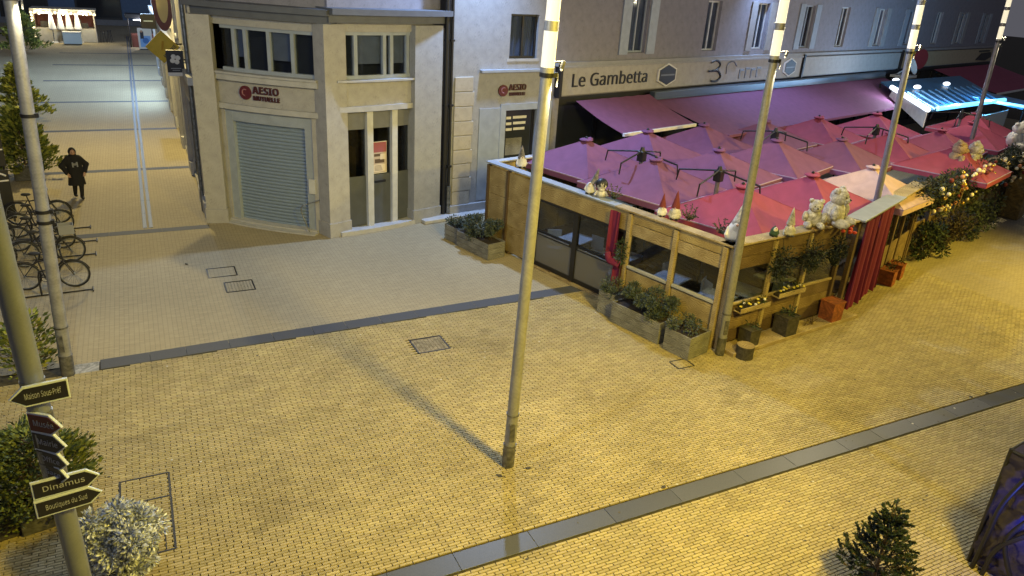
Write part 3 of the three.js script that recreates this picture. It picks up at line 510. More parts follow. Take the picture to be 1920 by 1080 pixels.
{ // blue-lit canopy
  const a = at(1740, 208, 3.0), c = at(1883, 189, 3.0), d = at(1800, 142, 3.55), e = at(1652, 153, 3.55);
  // real depth: pull the rear edge nearer so that the roof stays about 7 m deep
  const rear = (p, q, k) => { const v = p.clone().sub(q); return q.clone().addScaledVector(v, k); };
  const t = thing('lit_canopy', 'corrugated canopy edged with blue and white light tubes', 'canopy', [0, 0, 0]);
  const quad = (A, B, C, D, th) => { const g = new THREE.BufferGeometry(), n = B.clone().sub(A).cross(D.clone().sub(A)).normalize().multiplyScalar(th); const q = [A, B, C, D, A.clone().sub(n), B.clone().sub(n), C.clone().sub(n), D.clone().sub(n)]; const f = [0, 1, 2, 0, 2, 3, 4, 6, 5, 4, 7, 6, 0, 4, 5, 0, 5, 1, 1, 5, 6, 1, 6, 2, 2, 6, 7, 2, 7, 3, 3, 7, 4, 3, 4, 0]; const P = []; f.forEach(i => P.push(q[i].x, q[i].y, q[i].z)); g.setAttribute('position', new THREE.Float32BufferAttribute(P, 3)); g.computeVertexNormals(); return g; };
  part('roof_sheet', quad(a, c, d, e, 0.08), M.canopyRoofLit, t);
  for (let i = 1; i < 12; i++) { const p = a.clone().lerp(c, i / 12), q = e.clone().lerp(d, i / 12).lerp(p, 0.45); part('rib', bar([p.x, p.y + 0.03, p.z], [q.x, q.y + 0.03, q.z], 0.05, 6), M.canopyRib, t); }
  const tubeL = (A, B, m, r, nm, col, inten, n) => { part(nm, bar([A.x, A.y + 0.05, A.z], [B.x, B.y + 0.05, B.z], r, 8), m, t); for (let i = 0; i < n; i++) { const p = A.clone().lerp(B, (i + 0.5) / n), l = new THREE.PointLight(col, inten, 0, 2); l.position.set(p.x, p.y + 0.35, p.z); l.castShadow = true; t.add(l); } };
  tubeL(a.clone().lerp(c, 0.1), c, M.cyanGlow, 0.11, 'light_tube', L(0.1, 0.5, 1), 30, 2);
  tubeL(a, a.clone().lerp(e, 0.75), M.whiteGlow, 0.12, 'light_tube', L(0.7, 0.82, 1), 16, 2);
  const va = a.clone().add(V3(-0.3, -0.75, 0.2)), ve = a.clone().lerp(e, 0.7).add(V3(-0.3, -0.35, 0.1)); part('side_valance', quad(a, va, ve, a.clone().lerp(e, 0.7), 0.04), M.white, t);
  for (const [px, py] of [[1680, 150], [1720, 163], [1775, 157]]) { const p = at(px, py, 3.5); part('spot_lamp', sph(0.16, p.x, p.y, p.z, 1.6, 0.7, 1), M.whiteGlow, t); }
  for (const [p, h] of [[a, 3], [c, 3], [d, 3.5], [e, 3.5]]) part('post', bar([p.x, 0, p.z], [p.x, p.y - 0.1, p.z], 0.06), M.blackMetal, t);
  const bk = thing('side_canopy', 'second blue-edged canopy cut by the right frame edge', 'canopy', P3(at(1915, 203, 2.9), 0));
  part('roof_sheet', bx(3, 0.08, 5, 1.5, 3, -2.4, 0.05), M.canopyRoofLit, bk); part('light_tube', bar([-0.6, 3.05, -2.4], [0.4, 2.95, 0.2], 0.09), M.cyanGlow, bk); part('post', [bar([0.3, 0, 0], [0.3, 2.95, 0], 0.05), bar([2.7, 0, 0], [2.7, 2.95, 0], 0.05)], M.blackMetal, bk);
  const sc = thing('glass_screen', 'pale translucent wind screen under the blue-lit canopy edge', 'screen', P3(at(1860, 232, 2.2), 0), FT);
  part('panel', span(-2, 2.2, 1.6, 2.75, -0.02, 0.02), M.palePanel, sc); part('post', [bar([-2, 0, 0], [-2, 2.8, 0], 0.04), bar([2.2, 0, 0], [2.2, 2.8, 0], 0.04)], M.zinc, sc);
}
// ---------------------------------------------------------------- the wooden terrace
const inF = (a, c) => { const t = turnOf(a, c), C = Math.cos(t), S = Math.sin(t); return (u, y, z) => [a[0] + u * C + z * S, y, a[1] - u * S + z * C]; };
const onA = inF(TB, TC), onD = inF(TC, TD), onE = inF(TD, TF), onG = inF(TF, TH);
{ const d = thing('terrace_deck', 'low timber deck on which the terrace stands', 'deck'); // boards
  const quadAt = (x, z) => { const e = (a, b) => (b[0] - a[0]) * (z - a[1]) - (b[1] - a[1]) * (x - a[0]); return e(TB, TC) < 0 && e(TC, TD) < 0 && e(TD, TF) < 0 && e(TF, TH) < 0; };
  part('boards', Array.from({ length: 100 }, (_, i) => { const x = 9.3 + i * 0.22; let z0 = null, z1 = null; for (let z = -22; z < -11; z += 0.1) if (quadAt(x, z) && z > -19.6 - (x - 9.2) * 0.25) { if (z0 === null) z0 = z; z1 = z; } return z0 === null ? null : bx(0.21, 0.05, z1 - z0, x, 0.045, (z0 + z1) / 2); }).filter(Boolean), M.woodDark, d).userData.kind = 'stuff'; }
{ // left wall
  const w = FRM(thing('terrace_wall', 'long left timber wall of the terrace with black glazed doors', 'terrace wall'), TB, TC), LW = len2(TB, TC);
  for (const u of [0.05, 0.97, 2.2]) part('post', rb(0.1, 2.5, 0.12, u, 1.25, 0, 0.012), M.woodDark, w);
  for (const u of [5.7, 7.12, LW - 0.08]) part('post', rb(0.12, 2.5, 0.14, u, 1.25, 0.01, 0.012), M.woodPale, w);
  for (const [a, b] of [[0.1, 0.92], [1.02, 2.15]]) for (let k = 0; k < 3; k++) part('panel', rb(b - a, 0.8, 0.04, (a + b) / 2, 0.45 + k * 0.808, 0, 0.008), M.wood, w);
  for (const [a, b] of [[2.25, 5.62]]) part('header_panel', [rb(b - a, 0.5, 0.05, (a + b) / 2, 2.28, 0, 0.01)], M.wood, w);
  for (const [a, b] of [[5.78, 7.04], [7.2, 8.42]]) { part('header_panel', rb(b - a, 0.26, 0.05, (a + b) / 2, 2.42, 0, 0.01), M.wood, w); part('header_panel', rb(b - a, 0.3, 0.045, (a + b) / 2, 2.12, 0.0, 0.01), M.woodPale, w);
    part('sill_panel', rb(b - a, 0.07, 0.09, (a + b) / 2, 1.14, 0.02, 0.01), M.trim, w); for (let k = 0; k < 2; k++) part('panel', rb(b - a, 0.5, 0.045, (a + b) / 2, 0.3 + k * 0.51, 0, 0.012), M.wood, w);
    part('pane', span(a, b, 1.18, 1.97, -0.01, 0.0), M.glass, w); }
  const dr = part('door_frame', [span(2.27, 2.35, 0.05, 2.02, -0.04, 0.04), span(3.79, 3.95, 0.05, 2.02, -0.05, 0.05), span(5.54, 5.62, 0.05, 2.02, -0.04, 0.04), ...[[2.35, 3.79], [3.95, 5.54]].flatMap(([a, b]) => [span(a, b, 0.05, 0.17, -0.03, 0.03), span(a, b, 1.0, 1.12, -0.03, 0.03), span(a, b, 1.97, 2.02, -0.03, 0.03)])], M.blackMetal, w);
  for (const [a, b] of [[2.35, 3.79], [3.95, 5.54]]) { part('pane', span(a, b, 1.12, 1.97, -0.006, 0.006), M.glass, dr); part('pane', span(a, b, 0.17, 1.0, -0.006, 0.006), M.smokeGlass, dr); part('door_rail', [bar([a + 0.1, 1.06, 0.05], [b - 0.1, 1.06, 0.05], 0.02)], M.zinc, dr); }
  part('threshold', span(2.2, 5.7, 0, 0.05, -0.1, 0.14), M.woodPale, w);
  part('ledge', [rb(5.2, 0.05, 0.3, 2.6, 2.57, -0.06, 0.01)], M.greyFrame, w); part('ledge', [rb(LW - 5.2 + 0.1, 0.05, 0.32, 5.2 + (LW - 5.1) / 2, 2.572, -0.06, 0.01)], M.woodPale, w);
}
{ // rear cap seen at the far left corner
  const e = [14.2, -21.0], w = FRM(thing('terrace_rear_wall', 'rear timber wall of the terrace with pale cap facing the houses', 'terrace wall'), e, TB), LW = len2(e, TB);
  for (let k = 0; k < 5; k++) part('panel', rb(LW / 5 - 0.02, 2.45, 0.05, LW * (k + 0.5) / 5, 1.25, -0.03, 0.01), M.wood, w); part('ledge', rb(LW, 0.05, 0.26, LW / 2, 2.56, -0.06, 0.01), M.trim, w);
}
{ // front wall
  const w = FRM(thing('terrace_wall', 'short front timber wall of the terrace with shelves and hanging plants', 'terrace wall'), TC, TD), LW = len2(TC, TD);
  for (const u of [0.1, 1.52, 2.86, 4.2, LW - 0.06]) part('post', rb(0.1, 2.48, 0.12, u, 1.24, 0.02, 0.012), u > 4 ? M.woodDark : M.woodPale, w);
  for (const [a, b] of [[0.17, 1.46], [1.58, 2.8], [2.92, 4.14]]) {
    for (let k = 0; k < 2; k++) part('header_panel', rb(b - a, 0.28, 0.05, (a + b) / 2, 2.36 - k * 0.29, 0, 0.01), M.woodDark2, w);
    for (let k = 0; k < 3; k++) part('panel', rb(b - a, 0.31, 0.05, (a + b) / 2, 0.25 + k * 0.32, 0, 0.01), k % 2 ? M.wood2 : M.woodDark2, w);
    part('rail', rb(b - a, 0.06, 0.08, (a + b) / 2, 1.08, 0.01, 0.01), M.woodPale, w); part('pane', span(a, b, 1.11, 1.93, -0.006, 0.006), M.glass, w);
  }
  part('ledge', rb(LW + 0.2, 0.05, 0.36, LW / 2, 2.572, -0.05, 0.01), M.woodPale, w); part('plinth', [rb(LW, 0.1, 0.5, LW / 2 + 0.1, 0.05, 0.3, 0.015)], M.woodPale, w);
}
{ // entrance return: grey metal cap, posts
  const w = FRM(thing('terrace_wall', 'open curtained entrance of the terrace under a flat grey metal cap', 'terrace wall'), TD, TF), LW = len2(TD, TF);
  part('cap', [rb(3.6, 0.05, 0.5, 1.6, 2.585, -0.05, 0.01)], M.capGrey, w); part('ledge', [rb(LW - 3.4, 0.05, 0.45, 3.4 + (LW - 3.4) / 2, 2.58, -0.05, 0.01)], M.wood, w);
  for (const u of [0.05, 2.95, 3.7, 4.6, LW]) part('post', rb(0.12, 2.5, 0.12, u, 1.27, 0, 0.012), M.woodDark2, w);
  for (const [a, b] of [[3.0, 3.65], [3.75, 4.55], [4.65, LW - 0.05]]) { for (let k = 0; k < 3; k++) part('panel', rb(b - a, 0.33, 0.05, (a + b) / 2, 0.22 + k * 0.34, 0, 0.01), M.wood2, w); part('pane', span(a, b, 1.08, 2.2, -0.006, 0.006), M.glass, w); part('header_panel', rb(b - a, 0.32, 0.05, (a + b) / 2, 2.38, 0, 0.01), M.woodDark2, w); }
}
{ // right wall, under the garlands
  const w = FRM(thing('terrace_wall', 'far right terrace wall overgrown with garlands and greenery', 'terrace wall'), TF, TH), LW = len2(TF, TH);
  for (let k = 0; k < 9; k++) { const u = 0.1 + k * (LW - 0.2) / 8; part('post', rb(0.13, 2.4, 0.13, u, 1.2, 0.02, 0.012), M.woodDark2, w); if (k < 8) for (let j = 0; j < 3; j++) part('panel', rb((LW - 0.2) / 8 - 0.15, 0.38, 0.05, u + (LW - 0.2) / 16, 0.25 + j * 0.39, -0.02, 0.01), [M.woodDark2, M.woodGrey, M.wood2][(k + j) % 3], w); }
  part('ledge', rb(LW, 0.05, 0.4, LW / 2, 2.45, -0.05, 0.01), M.woodDark2, w);
  const v = FRM(thing('terrace_wall', 'lit basketwork end pier of the terrace at the right edge', 'terrace wall'), TH, TI);
  part('pier', rb(0.9, 2.5, 0.7, -0.35, 1.25, 0.55, 0.03), M.wicker, v); part('panel', rb(8.5, 2.4, 0.1, 4.6, 1.2, 0, 0.02), M.woodDark2, v); part('post', rb(0.15, 2.6, 0.15, 0.35, 1.3, 0.6, 0.02), M.woodDark2, v);
}
{ const tt = turnOf(TD, [18.55, -12.75]);
  for (const [u, wd, lab, dz] of [[0.62, 1.15, 'dark red curtain panel nearest the front wall, reaching the ground', 0.14], [1.95, 1.2, 'dark red curtain panel on the far side of the terrace entrance', 0.12]]) {
    const c = thing('entrance_curtain', lab, 'curtain', onE(u, 0, dz), turnOf(TD, TF), 'entrance curtains'); part('fabric', cloth(wd, 2.48, 5, 0.07).translate(0, 1.29, 0.02), M.curtain, c); part('rod', bar([-0.65, 2.5, 0], [0.65, 2.5, 0], 0.015), M.blackMetal, c); } 
  const c = thing('tied_curtain', 'narrow red curtain tied back at the black terrace doors', 'curtain', onA(5.42, 0, 0.12), turnOf(TB, TC));
  part('fabric', [cloth(0.36, 1.15, 2, 0.04, 24, 8).translate(-0.14, 1.9, 0), cloth(0.3, 1.1, 2, 0.04, 24, 8).translate(0.14, 0.62, 0.02), tube([[-0.22, 1.34, 0.02], [-0.1, 1.2, 0.07], [0.1, 1.17, 0.06], [0.22, 1.14, 0.03]], 0.1, 16, 8)], M.curtain, c); }
// --- umbrellas
const UT = 0.34;
function makeUmbrella(m, m2) {
  const u = thing('parasol', '', 'parasol', [0, 0, 0], UT, 'square parasols over the terrace'), S = 3.06, N = 18;
  const panels = []; for (let k = 0; k < 4; k++) { const g = new THREE.PlaneGeometry(1, 1, N, 14), p = g.attributes.position; for (let i = 0; i < p.count; i++) { const t = p.getX(i) * 2, r = Math.max(0.001, 0.5 - p.getY(i)); const wr = 0.006 * Math.sin(t * 9 + r * 5 + k) * r; p.setXYZ(i, t * r * S / 2, 3.2 - 0.78 * Math.pow(r, 0.93) - 0.085 * (1 - t * t) * Math.sin(PI * Math.min(1, r * 0.96)) * (0.6 + 0.4 * r) + wr, r * S / 2); } g.computeVertexNormals(); g.rotateY(k * PI / 2); panels.push(g); }
  for (let k = 0; k < 4; k++) part('canopy_panel', panels[k], m, u);
  const v = []; for (let k = 0; k < 4; k++) v.push(bx(S, 0.16, 0.012, 0, 2.33, S / 2).rotateY(k * PI / 2)); part('valance', v, m2, u); const lit_hem = []; for (let k = 0; k < 4; k++) lit_hem.push(bx(S + 0.02, 0.03, 0.02, 0, 2.415, S / 2).rotateY(k * PI / 2)); part('lit_hem', lit_hem, M.lit_hem, u);
  part('vent_cap', [sph(0.22, 0, 3.18, 0, 1, 0.24, 1, 12, 6), sph(0.1, 0.1, 3.21, 0.05, 1.2, 0.5, 1, 8, 6)], m2, u); part('finial', [sph(0.045, 0, 3.25, 0)], M.blackMetal, u);
  part('pole', cy(0.03, 0.03, 3.08, 0, 0.05, 0, 10), M.blackMetal, u); for (let k = 0; k < 8; k++) { const d = k % 2 ? S * 0.69 : S * 0.485; part('rib', bar([0, 3.0, 0], [Math.sin(k * PI / 4) * d, 2.3, Math.cos(k * PI / 4) * d], 0.012, 5), M.blackMetal, u); }
  return u;
}
const um = [makeUmbrella(M.canvas, M.canvas2), makeUmbrella(M.canvasLitRed, M.canvasLitRed), makeUmbrella(M.canvasPale, M.canvasPale)];
{ const spots = [
  [12.35, -19.35, 0, 'purple-lit parasol nearest the rear left corner of the terrace'], [12.95, -16.55, 0, 'raspberry parasol behind the skull figure on the left wall'], [13.55, -13.65, 1, 'red parasol at the front corner behind the leaning lamp post'],
  [16.55, -14.15, 1, 'red parasol behind the pair of cream plush toys'], [19.5, -14.6, 2, 'faded peach parasol tilted beside the grey metal cap'], [16.0, -17.4, 0, 'raspberry parasol in the middle of the terrace, second row'],
  [15.3, -20.2, 0, 'raspberry parasol in front of the small awning bar'], [19.0, -18.0, 0, 'raspberry parasol with black mast arms right of the leaning post'], [18.4, -21.0, 0, 'raspberry parasol at the joint between the two awnings'],
  [22.0, -17.9, 0, 'raspberry parasol behind the peach one'], [21.6, -21.2, 0, 'rear raspberry parasol under the long awning edge'], [24.9, -18.2, 1, 'red parasol between the two right lamp posts'],
  [24.9, -21.6, 1, 'rear red parasol left of the white-lit valance'], [25.4, -15.9, 1, 'red parasol behind the garland plush toys'], [28.4, -18.6, 1, 'red parasol below the blue light tube'], [28.6, -21.8, 1, 'rear red parasol below the blue-lit canopy'], [31.9, -19.6, 1, 'red parasol at the right edge behind the small plush toys'], [35, -21.5, 1, 'furthest red parasol cut by the right frame edge']];
  const seen = [0, 0, 0];
  for (const [x, z, k, lab] of spots) { const pos = [x, k === 2 ? -0.1 : rr(-0.04, 0.04), z], tn = UT + rr(-0.04, 0.04); let o; if (!seen[k]++) { o = um[k]; o.position.set(...pos); o.rotation.y = tn; o.userData.label = lab; } else o = copy(um[k], pos, tn, lab); if (k === 2) o.rotation.z = -0.05; } }
function mast(px, py, lab, h = 3.35) { const p = at(px, py, h), m = thing('parasol_mast', lab, 'mast', P3(p, 0), UT, 'masts between the parasols');
  part('column', [cy(0.06, 0.06, h - 0.05, 0, 0.05, 0, 12)], M.zinc, m); part('head', [rb(0.22, 0.3, 0.22, 0, h - 0.2, 0, 0.03), cy(0.08, 0.05, 0.12, 0, h - 0.06, 0, 10)], M.blackMetal, m);
  for (let k = 0; k < 4; k++) { const a = k * PI / 2 + 0.1; part('arm', [bar([0, h - 0.05, 0], [Math.sin(a) * 1.15, h - 0.24, Math.cos(a) * 1.15], 0.025, 6), bar([Math.sin(a) * 1.15, h - 0.24, Math.cos(a) * 1.15], [Math.sin(a) * 1.2, h - 0.55, Math.cos(a) * 1.2], 0.022, 6)], M.blackMetal, m); } }
mast(1205, 280, 'black parasol mast with spread arms above the left parasols'); mast(1455, 243, 'black parasol mast just right of the leaning post'); mast(1350, 316, 'short black parasol mast left of the leaning post'); mast(1645, 236, 'black parasol mast beside the first right lamp post'); mast(1805, 208, 'black parasol mast left of the last lamp post');
// --- tables and chairs inside
{ const tb = thing('cafe_table', 'pale square table just inside the front wall window', 'table', onD(1.9, 0.07, -0.9), 0.3, 'tables inside the terrace');
  part('top', rb(0.8, 0.04, 0.8, 0, 0.74, 0, 0.01), M.tableTop, tb); part('leg', [cy(0.035, 0.035, 0.7, 0, 0.02, 0, 10), rb(0.45, 0.03, 0.45, 0, 0.015, 0, 0.01)], M.blackMetal, tb);
  const ch = thing('cafe_chair', 'pale chair at the table nearest the hanging plant', 'chair', onD(1.3, 0.07, -1.4), 0.6, 'chairs inside the terrace');
  part('seat', rb(0.42, 0.04, 0.42, 0, 0.45, 0, 0.015), M.tableTop, ch); part('backrest', rb(0.42, 0.4, 0.03, 0, 0.72, -0.2, 0.012), M.tableTop, ch); for (const [x, z] of [[-1, -1], [1, -1], [-1, 1], [1, 1]]) part('leg', bar([x * 0.19, 0, z * 0.19], [x * 0.17, 0.44, z * 0.17], 0.015, 6), M.blackMetal, ch);
  [[onD(3.4, 0.07, -1.1), 'pale table inside the front wall next to the entrance'], [onA(2.9, 0.07, -1.1), 'pale table behind the first black glazed door'], [onA(4.6, 0.07, -1.2), 'pale table behind the second black glazed door'], [onA(6.4, 0.07, -1.0), 'pale table behind the first left window'], [onA(7.8, 0.07, -1.0), 'pale table behind the corner window']].forEach(([p, l]) => copy(tb, p, rr(-0.3, 0.3) + 0.3, l));
  [[onD(2.5, 0.07, -1.5), 'pale chair right of the front window table'], [onD(3.1, 0.07, -0.55), 'pale chair with its back to the front window'], [onD(4.0, 0.07, -1.5), 'pale chair beside the entrance table'], [onA(2.5, 0.07, -0.6), 'pale chair against the first glazed door'], [onA(3.4, 0.07, -1.6), 'pale chair behind the first door table'], [onA(4.9, 0.07, -0.6), 'pale chair against the second glazed door'], [onA(6.1, 0.07, -1.5), 'pale chair behind the first left window'], [onA(7.4, 0.07, -1.5), 'pale chair behind the corner window table']].forEach(([p, l]) => copy(ch, p, rr(-2, 2), l)); }
// ---------------------------------------------------------------- planters, pots, figures
const OLIVE = [[0.10, 0.13, 0.025], [0.15, 0.17, 0.03], [0.06, 0.085, 0.02], [0.035, 0.055, 0.018]];
const GREY = [[0.05, 0.075, 0.055], [0.07, 0.09, 0.065], [0.035, 0.055, 0.045], [0.10, 0.12, 0.09]], DARK = [[0.02, 0.04, 0.02], [0.035, 0.06, 0.025], [0.015, 0.03, 0.018], [0.05, 0.07, 0.03]], LIME = [[0.22, 0.25, 0.04], [0.30, 0.31, 0.06], [0.12, 0.16, 0.03], [0.06, 0.09, 0.02]], FROST = [[0.55, 0.6, 0.7], [0.42, 0.46, 0.54], [0.68, 0.73, 0.82], [0.18, 0.2, 0.22]], MIX = [[0.03, 0.045, 0.02], [0.02, 0.03, 0.02], [0.06, 0.07, 0.03], [0.015, 0.02, 0.015]];
function foliage(parent, n, clumps, size, tones, name = 'foliage') { const m = part(name, leaves(n, clumpPick(clumps), size, tones), M.leaf, parent, true); return m; }
function woodPlanter(label, pos, turn, w, d, h, n, tones, spread, m = M.woodGrey) {
  const p = thing('wooden_planter', label, 'planter', pos, turn, 'planters along the terrace');
  const k = Math.max(2, Math.round(h / 0.17)), bh = h / k;
  for (let i = 0; i < k; i++) for (const s of [-1, 1]) { part('plank', rb(w, bh - 0.008, 0.03, 0, bh * (i + 0.5), s * d / 2, 0.006), m, p); part('plank', rb(0.03, bh - 0.008, d - 0.035, s * (w / 2 - 0.015), bh * (i + 0.5), 0, 0.006), m, p); }
  part('soil', bx(w - 0.06, 0.03, d - 0.06, 0, h - 0.06, 0), M.soil, p);
  if (n) { const cl = []; for (let i = 0; i < Math.ceil(w * 9); i++) cl.push([rr(-w, w) / 2 * 0.85, h + rr(-0.02, spread * 0.75), rr(-d, d) * 0.42, rr(0.09, 0.22)]); foliage(p, n * 2, cl, 0.06, tones);
    part('stems', Array.from({ length: 10 }, () => { const x = rr(-w, w) * 0.35; return bar([x, h - 0.05, rr(-d, d) * 0.2], [x + rr(-.1, .1), h + spread * 0.6, rr(-d, d) * 0.35], 0.008, 5); }), M.woodDark, p); }
  return p;
}
const TA = turnOf(TB, TC), TDt = turnOf(TC, TD);
woodPlanter('long grey planter with dark shrub at the rear end of the left wall', onA(0.55, 0, 0.62), TA, 1.55, 0.62, 0.5, 3200, GREY, 0.75);
woodPlanter('small square grey planter furthest back along the left wall', onA(-0.62, 0, 0.6), TA, 0.62, 0.55, 0.5, 700, GREY, 0.25);
woodPlanter('narrow upright planter below the tied red curtain', onA(5.85, 0, 0.5), TA, 0.5, 0.55, 0.62, 500, GREY, 0.25);
woodPlanter('long weathered planter with bluish shrub under the left windows', onA(6.95, 0, 0.62), TA, 1.5, 0.62, 0.55, 3600, GREY, 0.6);
woodPlanter('small weathered planter with dry plants at the front corner', onA(8.25, 0, 0.62), TA, 0.72, 0.72, 0.56, 420, GREY, 0.22);
function crate(label, pos, turn, w, d, h, m, fill) { const c = thing('plant_pot', label, 'pot', pos, turn, 'pots along the front wall'); part('body', [prism([[-w * 0.44, 0], [w * 0.44, 0], [w / 2, h], [-w / 2, h]], d)], m, c); part('rim', [bx(w + 0.03, 0.03, 0.03, 0, h, d / 2), bx(w + 0.03, 0.03, 0.03, 0, h, -d / 2), bx(0.03, 0.03, d, w / 2, h, 0), bx(0.03, 0.03, d, -w / 2, h, 0)], m, c); if (fill) foliage(c, fill, [[0, h + 0.06, 0, 0.16], [0.08, h + 0.1, 0.03, 0.12]], 0.07, DARK); return c; }
crate('small dark grey pot on the plinth behind the log stump', onD(0.85, 0.1, 0.32), TDt, 0.36, 0.34, 0.4, M.potDark, 60);
crate('larger dark pot in the middle of the front plinth', onD(2.15, 0.1, 0.34), TDt, 0.46, 0.4, 0.48, M.potDark, 120);
crate('orange terracotta box pot at the right end of the front wall', onD(3.98, 0.1, 0.34), TDt, 0.46, 0.4, 0.5, M.terracotta, 0);
crate('terracotta pot just right of the red curtains', onE(3.25, 0, 0.3), turnOf(TD, TF), 0.42, 0.4, 0.45, M.terracotta, 80);
crate('second terracotta pot right of the curtains, by the brown post', onE(4.05, 0, 0.3), turnOf(TD, TF), 0.42, 0.4, 0.45, M.terracotta, 60);
{ const s = thing('log_stump', 'cut log stump with pale top at the foot of the corner lamp post', 'stump', onD(0.38, 0, 0.62)); part('bark', [lathe([[0.21, 0], [0.2, 0.12], [0.205, 0.28], [0.2, 0.3]], 18)], M.potDark, s); part('cut_top', cy(0.198, 0.198, 0.012, 0, 0.295, 0, 18), M.woodPale, s); }
{ const s = thing('dry_branch', 'bundle of thin dark twigs lying on the front plinth', 'twigs', onD(3.2, 0.1, 0.3), TDt); part('twigs', Array.from({ length: 9 }, () => bar([rr(-.3, .1), 0.02, rr(-.1, .1)], [rr(-.1, .35), rr(0.03, 0.16), rr(-.12, .12)], 0.01, 5)), M.woodDark, s); }
for (const [u, y, w, lab] of [[0.95, 0.93, 1.05, 'slim wooden flower shelf nearest the corner post'], [2.25, 1.06, 1.0, 'slim wooden flower shelf in the middle of the front wall']]) {
  const f = thing('flower_shelf', lab, 'flower box', onD(u, y, 0.17), TDt, 'flower shelves'); part('trough', [rb(w, 0.03, 0.22, 0, 0, 0, 0.008), rb(w, 0.12, 0.02, 0, 0.05, 0.1, 0.006)], M.woodPale, f); part('soil', bx(w - 0.04, 0.06, 0.16, 0, 0.04, 0), M.soil, f);
  foliage(f, 220, [[-w * 0.3, 0.12, 0, 0.11], [0, 0.1, 0, 0.12], [w * 0.3, 0.12, 0, 0.11]], 0.06, DARK);
  for (let i = 0; i < 9; i++) part('blossom', sph(0.035, -w * 0.42 + i * w * 0.105, 0.14 + rr(-.02, .05), rr(-.05, .1), 1, 0.7, 1, 8, 6), [M.bloom, M.white, M.bloom][i % 3], f); }
for (const [u, r, lab] of [[1.6, 0.3, 'dark hanging plant left of the front window'], [2.75, 0.28, 'dark hanging plant between the two front windows'], [3.75, 0.2, 'small hanging plant near the entrance curtain']]) { const h = thing('hanging_plant', lab, 'hanging plant', onD(u, 2.05, 0.25), 0, 'hanging plants on the front wall'); part('pot', lathe([[0.06, -0.1], [0.11, 0.02], [0.12, 0.04]], 12), M.blackMetal, h); part('wire', [bar([0, 0.02, 0], [0, 0.5, -0.1], 0.006, 5)], M.blackMetal, h); foliage(h, 900, [[0, 0.08, 0, r], [0.1, -0.1, 0.02, r * 0.8], [-0.12, -0.2, 0, r * 0.7], [0, -0.35, 0, r * 0.5]], 0.07, [[0.012, 0.02, 0.012], [0.02, 0.03, 0.018]]); }
{ const h = thing('climbing_plant', 'leafy climber behind the tied red curtain', 'climbing plant', onA(5.62, 1.5, 0.14), TA); part('stem', tube([[0, -1.4, 0], [0.05, -0.6, 0.03], [0, 0.2, 0]], 0.012), M.woodDark, h); foliage(h, 350, [[0, 0.2, 0, 0.16], [0.03, 0, 0.02, 0.15], [0, -0.2, 0, 0.12]], 0.07, DARK); }
// gnomes
function gnome(label, pos, hat, body, s = 1, o = {}) { const g = thing('garden_gnome', label, 'gnome', pos, rr(-0.4, 0.4) - 0.4, 'gnomes along the ledge');
  part('body', [lathe([[0, 0], [0.1, 0.005], [0.115, 0.06], [0.09, 0.16], [0.06, 0.22], [0, 0.23]], 18).scale(s, s, s)], body, g);
  part('hat', [lathe([[0.088, 0.22], [0.08, 0.26], [0.05, 0.38], [0.022, 0.5], [0, 0.56]], 16).scale(s, s * (o.tall || 1), s).applyMatrix4(new THREE.Matrix4().makeShear(0, 0, o.lean || 0, 0, 0, 0))], hat, g);
  part('beard', [sph(0.062, 0, 0.175, 0.06, 0.9, 1.2, 0.6).scale(s, s, s)], M.white, g); part('nose', sph(0.018, 0, 0.225, 0.09).scale(s, s, s), M.skin, g); for (const k of [-1, 1]) { part('arm', bar([k * 0.075 * s, 0.17 * s, 0], [k * 0.11 * s, 0.07 * s, 0.04 * s], 0.024 * s, 7), body, g); part('foot', sph(0.035, k * 0.045, 0.012, 0.08, 1, 0.6, 1.5).scale(s, s, s), M.black, g); } return g; }
const LEDGE = 2.6;
gnome('pale gnome with tall grey hat at the rear end of the left ledge', P3(at(977, 313, LEDGE)), M.greyHat, M.white, 1.35, { tall: 0.85 });
gnome('grey-hatted gnome leaning beside the skull figure', P3(at(1106, 362, LEDGE)), M.greyHat, M.white, 1.25, { lean: 0.25 });
{ const s = thing('skull_figure', 'cream skull-like figure with dark hood on the left ledge', 'figurine', P3(at(1126, 368, LEDGE)), -0.5); part('skull', [sph(0.13, 0, 0.3, 0.02, 1, 1.1, 1), sph(0.08, 0, 0.2, 0.06, 1, 0.8, 1)], M.plush, s); part('hood', [new THREE.SphereGeometry(0.165, 16, 10, 0, 2 * PI, 0, 1.9).rotateX(-0.55).translate(0, 0.31, -0.02)], M.black, s); part('body', [lathe([[0, 0], [0.15, 0.01], [0.13, 0.12], [0.05, 0.2]], 16)], M.plush, s); for (const k of [-1, 1]) { part('eye', sph(0.03, k * 0.05, 0.31, 0.13, 1, 1.2, 0.5), M.black, s); part('arm', bar([k * 0.1, 0.14, 0.02], [k * 0.17, 0.04, 0.1], 0.03), M.plush, s); } }
gnome('red-hatted gnome left of the pair on the left ledge', P3(at(1240, 404, LEDGE)), M.red, M.white, 1.0); gnome('red-hatted gnome with raised hat, right of the pair on the left ledge', P3(at(1264, 410, LEDGE)), M.red, M.plush, 1.25);
gnome('large cream gnome with bent pointed hat at the corner post', P3(at(1374, 450, LEDGE)), M.plush, M.white, 1.75, { lean: 0.12, tall: 0.9 });
gnome('small dark green gnome on the front ledge', P3(at(1450, 442, LEDGE)), M.green, M.green, 0.9, { tall: 0.5 }); gnome('cream gnome with straight tall cone hat on the front ledge', P3(at(1478, 441, LEDGE)), M.plush, M.plush, 1.15, { tall: 1.05 });
